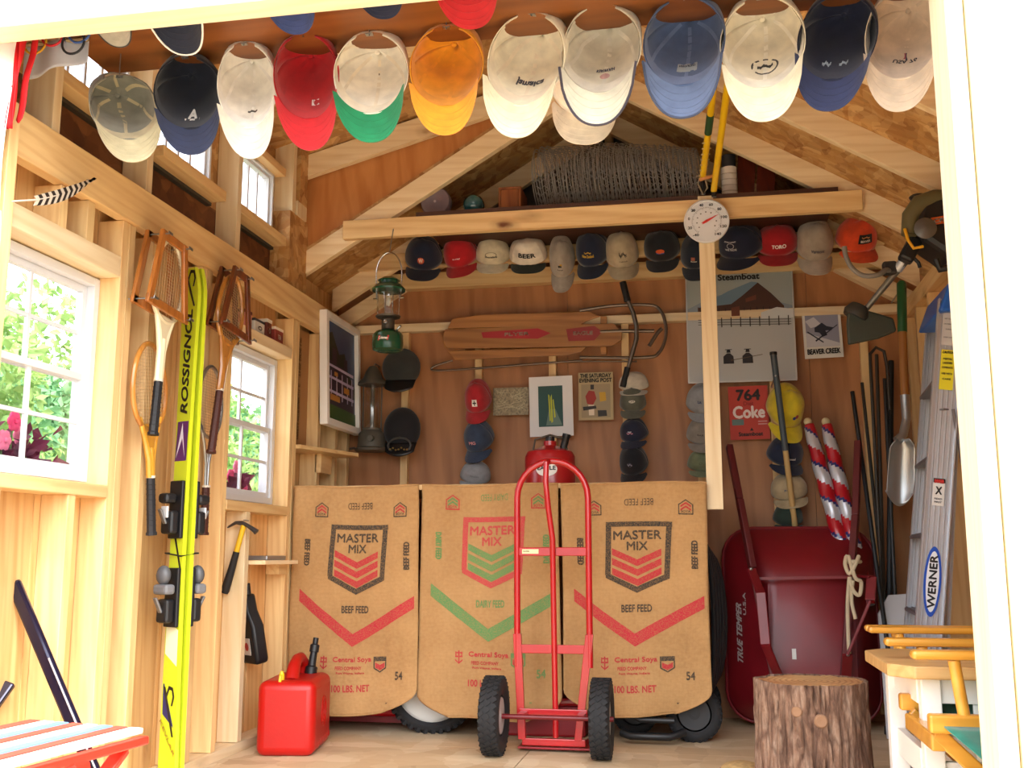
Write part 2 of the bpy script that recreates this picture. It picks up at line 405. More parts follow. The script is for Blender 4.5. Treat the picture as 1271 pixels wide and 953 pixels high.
for i, (a, c) in enumerate(trans):
    B().box(XD - .012, XL - .015, a - .03, c + .03, DZ0 - .042, DZ0).build('transom_sill', pine['y'], dm, bevel=.002)
    B().box(XD - .011, XD + .012, a - .03, c + .03, DZ0 - .056, DZ0 - .043).build('sill_edge', PL('3b3a34'), dm)
    B().box(XD - .012, XL - .03, a - .03, c + .03, DZ1, DZ1 + .038).build('transom_head', pine['y'], dm, bevel=.002)
    window('window_%d' % (3 + i), a, c, DZ0, DZ1, XD - .012, 4, 1, .014, False)
# dormer rafters and cheek wall (plane y 4.6)
def dz(x): return DT + (x - XL) * .27
B().add([(XL - .1, 4.61, roofz(XL - .1)), (XP, 4.61, ZP), (XP, 4.61, ZP + .16), (XL - .1, 4.61, dz(XL - .1)),
         (XL - .1, 4.625, roofz(XL - .1)), (XP, 4.625, ZP), (XP, 4.625, ZP + .16), (XL - .1, 4.625, dz(XL - .1))],
        [(0, 1, 2, 3), (7, 6, 5, 4), (0, 4, 5, 1), (1, 5, 6, 2), (2, 6, 7, 3), (3, 7, 4, 0)]).build('cheek_panel', ply_or, dm)
for y in (4.56, 3.80, 3.18, 2.60):
    B().add([(x, yy, dz(x) + q) for x in (XL - .02, XP) for yy in (y, y + .038) for q in (-.11, 0)],
            [(0, 1, 3, 2), (4, 6, 7, 5), (0, 4, 5, 1), (2, 3, 7, 6), (0, 2, 6, 4), (1, 5, 7, 3)]).build('dormer_rafter', pine_pale['x'], dm)
# roof decks
cl = sroot('ceiling')
def slab(name, x0, z0, x1, z1, y0, y1, th, mt, par):
    return B().add([(x0, y0, z0), (x1, y0, z1), (x1, y1, z1), (x0, y1, z0), (x0, y0, z0 + th), (x1, y0, z1 + th), (x1, y1, z1 + th), (x0, y1, z0 + th)],
            [(0, 3, 2, 1), (4, 5, 6, 7), (0, 1, 5, 4), (1, 2, 6, 5), (2, 3, 7, 6), (3, 0, 4, 7)]).build(name, mt, par)
RD = .105
slab('roof_deck_right', XP, ZP + RD, 1.28, roofz(1.28) + RD, 2.0, 5.5, .02, osb_l, cl)
slab('roof_deck_rear', -2.15, roofz(-2.15) + RD, XP, ZP + RD, 4.6, 5.5, .02, osb_l, cl)
slab('roof_deck_dormer', -2.0, dz(-2.0), XP + .02, dz(XP + .02) + .04, 2.0, 4.62, .02, osb_l, cl)
B().box(XP - .02, XP + .02, 2.1, 5.3, ZP - .04, ZP + .1).build('ridge_board', pine['y'], cl)
def truss(y, left=True, right=True, tie=None, mt=pine_pale['x'], d=.115):
    t = sroot('roof_truss')
    for sgn, ok, xe in ((-1, left, XL - .08), (1, right, XR + .06)):
        if not ok: continue
        vs = [(x, yy, roofz(x) + q) for x in (XP + sgn * .012, xe) for yy in (y, y + .038) for q in (RD - d, RD)]
        B().add(vs, [(0, 1, 3, 2), (4, 6, 7, 5), (0, 4, 5, 1), (2, 3, 7, 6), (0, 2, 6, 4), (1, 5, 7, 3)]).build('rafter', mt, t, bevel=.002)
    if tie: B().box(tie[0], tie[1], y - .038, y - .0005, tie[2], tie[3]).build('tie_beam', pine['x'], t, bevel=.003)
    return t
truss(4.59, tie=(-1.66, .72, 2.262, 2.352))
truss(5.16, tie=(-1.78, .92, 2.27, 2.352))
truss(4.02, left=False); truss(3.44, left=False); truss(2.86, left=False); 
# loft deck on the tie beams, dark edge
lf = sroot('loft_floor')
B().box(-1.30, .62, 4.555, 5.27, 2.3535, 2.372).build('loft_panel', wood('dark_board', '4a2c1c', '33190f', 'x', knots=False), lf)
# back wall
wb = sroot('wall_back'); B().box(-2, 1.2, 5.331, 5.345, -.3, 2.4).build('outer_sheathing', PL('6b452c'), wb)
xs = [-1.95, -.68, .54, 1.14]
for a, c in zip(xs[:-1], xs[1:]):
    B().box(a + .001, c - .001, 5.315, 5.33, -.3, 2.34).build('plywood_sheet', ply, wb)
for xx in (503, 594, 686, 777, 868, 960, 1075):
    p = aty(xx, 480, 5.28); B().box(p.x - .019, p.x + .019, 5.272, 5.314, .04, 1.955).build('stud', pine['z'], wb, bevel=.002)
B().box(-1.85, XR, 5.262, 5.314, 1.957, 2.0).build('wall_plate', pine_pale['x'], wb, bevel=.002)
B().box(-1.75, .95, 5.25, 5.314, 2.19, 2.275).build('nailer', pine['x'], wb, bevel=.002)
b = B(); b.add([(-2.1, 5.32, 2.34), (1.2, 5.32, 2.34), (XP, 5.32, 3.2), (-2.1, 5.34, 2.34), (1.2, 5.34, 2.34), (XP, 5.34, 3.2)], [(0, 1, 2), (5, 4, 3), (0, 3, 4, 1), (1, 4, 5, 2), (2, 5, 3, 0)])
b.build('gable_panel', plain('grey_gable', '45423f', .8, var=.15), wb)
for s_ in (-1, 1): B().add([(x, yy, roofz(x) + q - .02) for x in (XP + s_ * .75, XP + s_ * 1.5) for yy in (5.26, 5.314) for q in (-.09, 0)], [(0, 1, 3, 2), (4, 6, 7, 5), (0, 4, 5, 1), (2, 3, 7, 6), (0, 2, 6, 4), (1, 5, 7, 3)]).build('gable_rafter', pine_pale['x'], wb)
# right wall
wr = sroot('wall_right')
yy = 2.2
while yy < 5.38:
    B().box(XR + .09, XR + .108, yy + .0012, yy + .1888, 0, 2.03).build('plank', pine_w, wr, bevel=.002); yy += .19
for y in (2.4, 2.9, 3.4, 3.85, 4.3, 4.72, 5.0, 5.23): B().box(XR, XR + .089, y, y + .038, .04, 1.92).build('stud', pine['z'], wr, bevel=.002)
B().box(XR, XR + .089, 2.3, 5.3, 0, .038).build('sole_plate', pine['y'], wr)
B().box(XR - .004, XR + .089, 2.3, 5.31, 1.922, 2.0).build('top_plate', pine['y'], wr, bevel=.002)
B().box(XR + .11, XR + .125, 2.2, 5.4, -.3, 2.1).build('outer_sheathing', pine_w, wr)
# front wall, door opening
wf = sroot('wall_front')
JL = aty(17, 255, 2.40).x; JR = aty(1190, 476, 2.30).x
zh = aty(280, 27, 2.28).z
B().box(-2.1, 1.25, 2.20, 2.28, zh, zh + .26).build('door_header', casing_x, wf, bevel=.003)
B().box(-2.1, 1.25, 2.281, 2.34, zh + .05, 2.75).build('front_panel', pine['x'], wf)
B().box(JL - .05, JL, 2.36, 2.40, 0, 1.99).build('jamb_stud', pine['z'], wf, bevel=.002)
B().box(JL - .30, JL - .052, 2.34, 2.40, -.3, 2.2).build('front_panel', white, wf)
B().box(JR, JR + .036, 2.19, 2.33, -.05, zh + .3).build('door_jamb', casing, wf, bevel=.003)
B().box(JR + .040, JR + .155, 2.175, 2.215, -.05, zh + .3).build('door_casing', casing, wf, bevel=.003)
B().box(JR + .157, JR + .40, 2.165, 2.20, -.05, zh + .3).build('siding_board', casing, wf, bevel=.003)
B().box(JR + .0365, JR + .6, 2.217, 2.33, -.3, zh + .3).build('front_panel', pine['z'], wf)
# brown soffit board behind header
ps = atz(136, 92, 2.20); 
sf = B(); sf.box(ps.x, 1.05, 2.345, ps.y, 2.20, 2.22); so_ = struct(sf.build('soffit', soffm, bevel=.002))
print('soffit', ps, 'JL', JL, 'JR', JR, 'zh', zh)
# ------------------------------------------------ CAPS
def crown_pt(sd, crum, shear=0):
    def f(a, p, off=0):
        r = max(math.cos(p), 0) ** .72; fr = max(0, -math.sin(a))
        x = (.083 + off) * math.cos(a) * r; y = (.098 + off) * math.sin(a) * r; z = (.118 + .012 * fr * math.sin(p) + off) * math.sin(p) ** .95
        g = min(abs(((a / (PI / 3) - .5) % 1) - .5) , .5)   # seams
        k = 1 - .016 * math.exp(-((.5 - g) * 60 / 3) ** 2)
        q = V((x, y, z)) * k
        if shear: q.y += shear * q.z; q.z *= .85
        n = noise.noise_vector(q * 13 + V((sd * 7.3, sd * 3.1, 0)))
        return q + n * crum * (.25 + .75 * math.sin(p))
    return f
def cap(label, origin, rot, crown, brim=None, under=None, sc_=(1, 1, 1), logos=(), inside=False, sd=1, crum=.008, group=None, band=None, patches=(), edge=None, hook=None, droop=.024, front=None, nm='baseball_cap', strap=True):
    t = thing(nm, label, 'cap', origin, group); t.rotation_euler = rot.to_euler(); t.scale = sc_
    brim = brim or crown; under = under or brim; cp = crown_pt(sd, crum, .78 if inside else 0)
    b = B(); NU, NV = 42, 11
    def keep(u, v):
        a = u * 2 * PI; d = abs(((a - PI / 2 + PI) % (2 * PI)) - PI)
        return not (d < .36 and v * PI / 2 < .30)
    b.grid(lambda u, v: cp(u * 2 * PI, v * PI / 2 * .995), NU, NV, keep)
    o = b.build('crown', [CLO(crown)], t, True)
    s = o.modifiers.new('thick', 'SOLIDIFY'); s.thickness = .0018; s.offset = -1
    if front:    # front panel of another colour
        b = B(); b.grid(lambda u, v: cp(-PI / 2 + (u - .5) * 1.9, .02 + v * 1.1, .0015), 12, 8); b.build('front_panel', CLO(front), t, True)
    b = B(); n = 30
    def bf(u, v, dz=0):
        q = u * 2 - 1; xi = q * .072; yi = -.098 * math.sqrt(max(0, 1 - (xi / .083) ** 2))
        xo = q * .078; yo = yi - .074 * (1 - abs(q) ** 3.2) ** .5
        x = xi + (xo - xi) * v; y = yi + (yo - yi) * v + .004
        return V((x, y, -droop * q * q - .012 * v + dz + .003 + cp(-PI / 2 + q * .9, 0).z * .5))
    b.grid(lambda u, v: bf(u, v, .0018), n, 6); top = len(b.f)
    b.cur = 1; b.grid(lambda u, v: bf(u, v, -.0018), n, 6)
    b.cur = 0; W = n + 1
    b.grid(lambda u, v: bf(u, 1, .0018 - .0036 * v), n, 1); b.grid(lambda u, v: bf(u, 0, .0018 - .0036 * v), n, 1)
    b.build('brim', [CLO(brim), CLO(under)], t, True)
    if edge: B().tube([bf(i / 24, 1) for i in range(25)], .0028, 6).build('brim_edging', CLO(edge), t, True)
    # stitched ridges under / over the brim
    b = B()
    for v in (.28, .5, .72, .88): b.tube([bf(.06 + i / 20 * .88, v, -.002 if inside else .002) for i in range(21)], .0007, 4)
    b.build('stitching', CLO(under if inside else brim), t, True)
    b = B(); b.grid(lambda u, v: cp(PI / 2 + .38 + u * (2 * PI - .76), .01 + v * .24, -.0035), 34, 2)
    b.build('sweatband', CLO(band or crown), t, True)
    if strap:
        b = B(); b.grid(lambda u, v: cp(PI / 2 + (u - .5) * .8, .01 + v * .11, .0015), 8, 2); s_ = b.build('strap', CLO(band or crown), t, True)
        B().cbox((.0, .099, .009), (.016, .003, .014)).build('buckle', steel, s_)
    B().ell(cp(0, PI / 2 * .99) + V((0, 0, .001)), (.007, .007, .004), 10, 6).build('button', CLO(crown), t, True)
    if inside:
        b = B()
        for k_ in range(6): b.grid(lambda u, v, k_=k_: cp(PI / 6 + k_ * PI / 3 + (u - .5) * .10 / max(.25, math.cos(v * 1.3)), .12 + v * 1.3, -.0028), 1, 8)
        b.build('seam_tape', CLO(band or crown), t, True)
    sg = -1 if inside else 1
    def sf(a, c, off=0): return cp(-PI / 2 + a / .083, c / .115, sg * (.0035 + off * .5))
    for L_ in logos:
        L_ = L_[:2] + (L_[2] * 1.2, L_[3] * 1.25, L_[4], L_[5] + (.012 if inside else .003)) + L_[6:]
        kd_, col_, w_, h_, a_, c_ = L_[:6]; b = B()
        if kd_ == 't': T(b, L_[6], w_, h_, sf, (a_, c_), rot=L_[7] if len(L_) > 7 else 0, bold=.05)
        elif kd_ == 'e': b.grid(lambda u, v: sf(a_ + w_ / 2 * v * math.cos(u * 2 * PI), c_ + h_ / 2 * v * math.sin(u * 2 * PI), -.001), 20, 3)
        elif kd_ == 'o': b.grid(lambda u, v: sf(a_ + w_ / 2 * (.85 + .15 * v) * math.cos(u * 2 * PI), c_ + h_ / 2 * (.85 + .15 * v) * math.sin(u * 2 * PI), -.001), 24, 1)
        elif kd_ == 'p': b.grid(lambda u, v: sf(a_ + w_ * (u - .5), c_ + h_ * (v - .5), -.001), 6, 4)
        elif kd_ == 's':   # small sprig / squiggle
            for i in range(5): b.tube([sf(a_ + w_ * (.5 - q / 5) , c_ + h_ * .5 * math.sin(q * 1.9 + i) * (i - 2) / 2.5, .001) for q in range(6)], .0011, 4)
        b.build('emblem', CLO(col_), t)
    for (ang, ph, w_, h_, col_, tx, tc_) in patches:    # sewn labels inside
        b = B(); b.grid(lambda u, v: cp(ang + (u - .5) * w_ / .085, ph + (v - .5) * h_ / .1, sg * .005), 3, 3); e = b.build('size_label', CLO(col_), t)
        if tx:
            b = B(); T(b, tx, w_ * .8, h_ * .5, lambda a, c, o_=0: cp(ang + a / .085, ph + c / .1, sg * .0065)); b.build('lettering', CLO(tc_), e)
    if hook:   # world-space length of the wire up to its board
        q = rot.to_3x3().inverted() @ V(hook); q = V((q.x / sc_[0], q.y / sc_[1], q.z / sc_[2]))
        B().tube([V((0, .094, .006)), V((0, .096, .006)) + q * .5, V((0, .096, .006)) + q], .0016, 5).build('hanging_wire', steel, t, True)
    return t
def RF(tilt, yaw=0, roll=0):   # opening to the viewer, brim down
    base = M(((-1, 0, 0), (0, 0, 1), (0, 1, 0)))
    return (M.Rotation(math.radians(roll), 3, 'Y') @ M.Rotation(math.radians(yaw), 3, 'Z') @ M.Rotation(math.radians(tilt), 3, 'X') @ base).to_4x4()
def RB(t_=52, yaw=0, roll=0):   # crown front to the viewer, brim down
    return (M.Rotation(math.radians(roll), 3, 'Y') @ M.Rotation(math.radians(yaw), 3, 'Z') @ M.Rotation(math.radians(t_), 3, 'X')).to_4x4()
YR = 2.56
NAVY, CREAM = '1b2338', 'efe6d0'
rows = [
 # cx, top, bottom, width, crown, brim, under, yaw, roll, crumple, label, extras
 (157, 90, 206, 66, '8d8a7c', 'b8ac8c', 'bfb390', 42, -14, .016, 'crumpled khaki cap with grey lining at the left end of the front row', dict(band='c8b892')),
 (235, 68, 195, 84, '161b2b', '222a46', '222a46', 20, -8, .008, 'dark navy cap with a white sailboat stitched inside and white corner label', dict(logos=[('t', 'e6e4e0', .022, .03, .0, .05, 'A'), ('p', 'e6e4e0', .036, .006, 0, .03)], patches=[(2.5, .25, .03, .036, 'efeeea', 'YA', 'b02a3a')], band='161b2b')),
 (308, 52, 199, 76, 'f0ece0', 'dcd6c6', 'dcd6c6', 14, -6, .006, 'plain white cap in front row between the navy one and the red one', dict(logos=[('s', '55504a', .025, .008, 0, .04)], patches=[(2.1, .3, .012, .02, '2a4a3a', '', '')], band='f3efe6')),
 (382, 42, 188, 84, 'b8121c', 'b5121c', 'b5121c', 12, -6, .008, 'bright red cap lined in red with a small white patch inside', dict(logos=[('p', 'e9e0dc', .018, .015, -.01, .045)], band='b8131d')),
 (461, 42, 177, 96, 'f2ead8', '0c7a4c', '0c7a4c', 5, -3, .005, 'cream cap with a green brim in the front row', dict(logos=[('p', '5a4020', .004, .004, 0, .115)], band='f0e4cc')),
 (554, 35, 167, 92, 'e89a1c', 'e2931f', 'e2931f', 3, 0, .010, 'golden yellow cap hanging in the front row', dict(band='e89a1c')),
 (650, 20, 169, 98, 'efe6cc', 'dcd2b2', 'dcd2b2', -3, 8, .012, 'cream cap with dark script showing through inside the crown', dict(logos=[('t', '3a3a44', .06, .018, 0, .05, 'Jamaica', PI)], patches=[(2.4, .3, .02, .03, 'e8cfc4', '', '')], band='efe2c8')),
 (745, 10, 152, 98, 'd3ccb8', 'c9c3b0', 'c9c3b0', -6, 3, .012, 'stone coloured cap with tiny blue lettering inside and dark brim piping', dict(logos=[('t', '39405e', .038, .008, 0, .055, 'KIAWAH', PI), ('e', 'c49a96', .02, .012, 0, .04)], patches=[(2.7, .3, .016, .03, 'efeeea', 'ABA', '22305a')], edge='3b3540', band='e0d9c8')),
 (849, 2, 142, 98, '4f6084', '5b6a8a', '5b6a8a', -8, 2, .006, 'faded blue cap with a grey label stitched inside the crown', dict(logos=[('p', '9aa0a4', .04, .02, 0, .045), ('t', '2b3346', .034, .006, 0, .05, 'NANTUCKET', PI)], edge='39435c', band='66769a')),
 (947, 2, 146, 98, 'e9dfc6', 'dcd3b8', 'dcd3b8', -10, 0, .007, 'off white cap with a black oval badge printed inside the crown', dict(logos=[('o', '2a2825', .055, .036, 0, .055), ('s', '2a2825', .03, .014, 0, .055)], band='f1e9d6')),
 (1036, 0, 133, 90, '171d38', '232c50', '232c50', -14, 10, .012, 'deep navy cap with a tilted white square tag near its strap', dict(logos=[('s', 'a8b4c0', .016, .016, .02, .045), ('s', 'a8b4c0', .016, .016, -.02, .045)], patches=[(2.2, .35, .028, .034, 'f2f0ea', 'OSU', '2a2a3a')], band='171d38')),
 (1120, -6, 132, 86, 'e6d3bc', 'dcc8b0', 'dcc8b0', -18, 6, .010, 'pale tan cap with a small flag stitched inside, right end of front row', dict(logos=[('p', 'b55560', .026, .014, .014, .062), ('p', '2e3654', .02, .018, -.012, .06), ('t', '2c2a33', .048, .01, 0, .043, 'USA 76', PI)], band='ecd9c2')),
]
for i, (cx_, tp, bt, wd, cr, br, un, yw, rl, cm, lb, ex) in enumerate(rows):
    sy = (bt - tp) / 116.0; sx = wd / 76.0
    if yw > 8: sx = sx / max(.6, math.cos(math.radians(yw)) * 1.02)
    mid = aty(cx_, (tp + bt) / 2, YR); rot = RF(6, yw * .8, rl)
    org = mid - rot.to_3x3() @ V((0, -.035 * sy, 0))
    cap(lb, org, rot, cr, br, un, (sx, sy, (sx + sy) / 2), inside=True, sd=i + 2, crum=cm, group='caps in the front row under the header', hook=(0, 0, max(.02, 2.20 - (org + rot.to_3x3() @ V((0, .096 * sy, .006))).z)), **ex)
# white cap behind, front to the viewer
mid = aty(728, 118, 2.84); rot = RB(80, 8, 4)
cap('white cap facing forward behind the front row with a blue initial and number', mid + V((0, 0, .04)), rot, 'f0ece2', 'ece4d6', sc_=(1.25, 1.2, 1.2), sd=40, crum=.004, logos=[('t', '22387a', .04, .045, .012, .075, 'Q'), ('p', 'b8242f', .045, .006, .014, .045), ('p', '22305a', .03, .005, .01, .037), ('t', '6a4a30', .024, .008, 0, .022, '1803')], hook=(0, -.1, .17))
# upper row: only the brims drop below the header
for j, (cx_, bt, wd, cr, br, eg, lb) in enumerate((
    (152, 57, 66, '8b8676', 'b6b0a0', '3c3a36', 'grey cap brim hanging under the header at its left end'),
    (235, 66, 90, '141a28', '1a2136', 'f0efe9', 'black cap brim edged in white hanging under the header'),
    (372, 41, 84, '2a3a66', '33447a', None, 'denim blue cap brim peeking out under the header'),
    (480, 22, 82, '141a2c', '1c2440', None, 'blackish navy cap brim hanging just left of the red upper one'),
    (588, 34, 98, 'b01820', 'b81a24', None, 'rounded red cap brim peeking out under the header beside the navy one'))):
    s_ = wd / 90.0; tip = aty(cx_, bt, 2.44); rot = RF(40, 0, 0)
    org = tip + rot.to_3x3() @ V((0, .166 * s_, 0))
    cap(lb, org, rot, cr, br, br, (s_, s_, s_), inside=True, sd=60 + j, crum=.004, group='caps tucked up behind the header', edge=eg, hook=(0, 0, max(.01, 2.20 - (org + rot.to_3x3() @ V((0, .096, .006))).z)))
# back row under the tie beams
brow = [
 (525, 320, 46, 57, '1a2138', None, 8, 4, 'navy cap with an orange crest in the back row above the lantern', dict(logos=[('e', 'c8553a', .026, .026, 0, .05), ('t', 'e8cfc0', .018, .018, 0, .05, 'W')])),
 (570, 317, 43, 55, 'b3121e', None, -6, -4, 'plain red cap with tiny white script in the back row', dict(logos=[('t', 'f0e0e0', .034, .007, 0, .045, 'x-ray')])),
 (611, 315, 42, 50, 'cfc6aa', 'd8d2bc', 5, 2, 'beige cap with a dark outlined arch on its front', dict(logos=[('t', '4a4a44', .05, .009, 0, .045, 'Shoreline'), ('o', '8a8570', .05, .026, 0, .055)])),
 (655, 315, 46, 50, 'd8c8b4', '16241f', 4, 0, 'two tone cream cap with a black brim and black capitals', dict(logos=[('t', '202020', .066, .02, 0, .05, 'BEER')], front='e6dccb')),
 (697, 325, 30, 70, 'a9a093', None, 0, 0, 'narrow grey cap with a small black and gold logo hanging low', dict(logos=[('p', '2a2a2a', .02, .008, .0, .05), ('p', 'c9982c', .014, .006, .008, .057), ('t', '3a3630', .03, .005, 0, .035, 'Pumas')])),
 (734, 314, 40, 62, '16213a', None, -8, 3, 'dark blue cap with gold lettering in the back row', dict(logos=[('t', 'c9a23c', .05, .011, 0, .05, 'New Zealand'), ('s', 'c9a23c', .03, .01, 0, .065)])),
 (772, 315, 40, 62, 'b3a488', None, 4, -5, 'khaki cap with a black figure stitched on its front', dict(logos=[('s', '1e1c1a', .032, .03, 0, .06), ('t', '6a6250', .034, .006, 0, .03, 'Colorado')])),
 (821, 309, 42, 56, '15161c', '1a1c26', -4, 0, 'black cap with an orange sunset patch in the back row', dict(logos=[('e', 'd85a24', .036, .018, 0, .052), ('p', '2f5aa0', .032, .004, 0, .043)])),
 (862, 318, 32, 58, '1a2434', None, 0, 0, 'navy cap half hidden behind the hanging wooden strip', dict(logos=[('p', 'b06a5a', .02, .012, -.01, .052), ('t', 'd8d8d0', .03, .006, -.005, .04, 'Buckeye')])),
 (916, 305, 54, 60, '18203a', None, -28, 14, 'navy cap turned sideways with a round white emblem and slogan', dict(logos=[('t', 'd8d8dc', .046, .007, 0, .078, 'JOHNNY SUMMIT'), ('o', 'd8d8dc', .026, .022, 0, .06), ('t', 'd8d8dc', .04, .007, 0, .042, 'WE RIDE')])),
 (965, 302, 48, 54, 'a9141f', None, 0, -2, 'red cap lettered TORO hanging above the barn poster', dict(logos=[('t', 'f2e8e4', .048, .015, 0, .045, 'TORO')])),
 (1012, 305, 42, 66, 'a89c8c', 'b8ac9c', 2, 0, 'taupe cap with faint grey lettering above the ski poster', dict(logos=[('t', '5a5660', .05, .011, 0, .04, 'Vermont')])),
 (1066, 297, 46, 56, 'd9481c', 'e0501c', 14, -6, 'orange and black cap with a framed badge at the right end of the back row', dict(logos=[('p', '16130f', .05, .034, .005, .06), ('s', 'e8a060', .028, .01, .005, .066), ('t', 'f4e8d8', .034, .008, .005, .05, 'BEAVER')])),
]
for i, (cx_, cy_, wd, ht, cr, br, yw, rl, lb, ex) in enumerate(brow):
    tt = 52 + (ht - 55) * .6; rot = RB(tt, yw, rl); Y = 5.04; s_ = wd / 39.0; sz = ht / 56.0
    c = aty(cx_, cy_, Y) - rot.to_3x3() @ V((0, -.03 * sz, .03))
    cap(lb, c, rot, cr, br, None, (s_, sz, sz), sd=80 + i, crum=.007, group='caps in the row under the tie beams', hook=(0, 5.12 - (c + rot.to_3x3() @ V((0, .096 * sz, 0))).y, .012), **ex)
# cap columns on the back wall
cols = [
 (592, 497, 35, 52, 'a81d28', None, 0, 0, 'dark red cap with a white square badge, top of the left cap column', dict(logos=[('p', 'f0ece4', .028, .028, 0, .055), ('t', '2a2a2a', .02, .02, 0, .055, '+')]), 'caps in the column left of the straw photo'),
 (592, 546, 38, 50, '2c3c55', None, -12, 0, 'slate blue cap with pink script in the middle of the left cap column', dict(logos=[('t', 'd89aa0', .034, .013, 0, .05, 'MG')]), 'caps in the column left of the straw photo'),
 (590, 588, 40, 36, '8b8f94', None, 10, 8, 'light grey cap resting on the shelf edge at the bottom of the left column', dict(logos=[('t', '6a6e74', .04, .009, 0, .05, 'Gant')]), 'caps in the column left of the straw photo'),
 (786, 474, 38, 32, 'b9b4a6', None, 0, 0, 'pale mesh cap at the top of the middle cap column', dict(), 'caps in the column right of the magazine cover'),
 (785, 498, 34, 40, '55594f', None, 0, 0, 'olive grey cap with a white oval badge in the middle column', dict(logos=[('e', 'd8d8ce', .036, .014, 0, .06), ('t', '3a3a36', .026, .008, 0, .06, 'CATS')]), 'caps in the column right of the magazine cover'),
 (785, 536, 36, 38, '161c33', None, -14, 0, 'navy cap with pink and white stitching in the middle column', dict(logos=[('s', 'c88a9a', .03, .014, 0, .055), ('p', 'c8ccd8', .02, .004, 0, .065)]), 'caps in the column right of the magazine cover'),
 (785, 575, 36, 46, '14141a', None, -10, 0, 'black cap with a small grey crest at the bottom of the middle column', dict(logos=[('s', '9a9aa6', .024, .016, 0, .06), ('o', '6a6a76', .02, .018, 0, .06)]), 'caps in the column right of the magazine cover'),
 (872, 499, 38, 46, '8c9298', None, 10, 0, 'ash grey cap half behind the wooden strip, upper of three', dict(logos=[('t', '2a3a6a', .02, .012, -.03, .06, 'UA')]), 'caps in the column behind the wooden strip'),
 (872, 538, 38, 42, '86837c', None, 8, 0, 'worn grey cap in the middle behind the wooden strip', dict(logos=[('t', '55524c', .03, .008, -.02, .055, 'BAR')]), 'caps in the column behind the wooden strip'),
 (872, 573, 36, 34, '6f7a5c', None, 8, 0, 'moss green cap at the bottom behind the wooden strip', dict(logos=[('o', '3a3a2c', .014, .014, -.02, .055)]), 'caps in the column behind the wooden strip'),
 (977, 511, 44, 62, 'd3c029', None, 14, 0, 'yellow cap hanging beside the red race bib', dict(logos=[('e', 'a03a2a', .014, .014, .022, .05), ('e', '2a3a7a', .014, .012, .01, .045)]), 'caps in the column beside the race bib'),
 (977, 564, 44, 44, '17223c', None, 18, 0, 'navy cap with short white lettering below the yellow cap', dict(logos=[('t', 'e8e8ea', .036, .010, .0, .04, 'ironwood')]), 'caps in the column beside the race bib'),
 (980, 607, 44, 40, 'a89878', None, 0, -6, 'sand beige cap with a small dark logo above the wheelbarrow', dict(logos=[('t', '40506a', .016, .01, -.02, .06, 'M')]), 'caps in the column beside the race bib'),
 (979, 640, 36, 34, '24362f', None, 6, 0, 'dark green cap mostly hidden behind the wheelbarrow tray', dict(), 'caps in the column beside the race bib'),
]
for i, (cx_, cy_, wd, ht, cr, br, yw, rl, lb, ex, g) in enumerate(cols):
    tt = 42 + (ht - 45) * .8; Y = 5.15; rot = RB(tt, yw, rl); s_ = wd / 42.0; sz = max(.62, ht / 52.0)
    c = aty(cx_, cy_, Y) - rot.to_3x3() @ V((0, -.03 * sz, .03))
    cap(lb, c, rot, cr, br, None, (s_, sz, sz), sd=110 + i, crum=.006, group=g, hook=(0, 5.30 - (c + rot.to_3x3() @ V((0, .096 * sz, 0))).y, .01), **ex)
# two round wool caps
for (cx_, cy_, rx_, rz_, c_, lb, under) in ((498, 460, .105, .115, '2f3333', 'charcoal wool flat cap hanging above the black captain hat', False), (499, 536, .10, .125, '15161c', 'black peaked cap showing its dark lining, below the charcoal one', True)):
    p = aty(cx_, cy_, 5.20); t = thing('flat_cap', lb, 'cap', p, 'round wool caps on the back wall')
    b = B(); b.ell((0, 0, .015), (rx_, .045, rz_ - .01), 30, 14)
    b.build('crown', CLO(c_), t, True)
    b = B(); b.grid(lambda u, v: V(((u - .5) * .17 * (1 - .1 * v), -.012 - .03 * v - .02 * (1 - (2 * u - 1) ** 2), -rz_ * (.45 + .62 * v * (1 - .35 * (2 * u - 1) ** 2)))), 16, 5)
    o = b.build('peak', PL('101114', .35), t, True); s = o.modifiers.new('t', 'SOLIDIFY'); s.thickness = .004
    if under:
        b = B(); b.tube([(rx_ * .62 * math.cos(a / 12 * 2 * PI), -.042, -.075 + .04 * math.sin(a / 12 * 2 * PI)) for a in range(12)], .006, 6, closed=True); b.build('band', PL('3a3630', .4), t, True)
        b = B()
        for q in range(7): b.ell((-.045 + q * .015, -.058, -.095 + .006 * math.sin(q * 2)), (.006, .004, .005), 8, 5)
        b.build('braid', PL('8a7440', .4, .5), t, True)
    B().tube([(0, .0, rz_ * .8), (0, .11, rz_ * .82)], .003, 6).build('nail', steel, t)
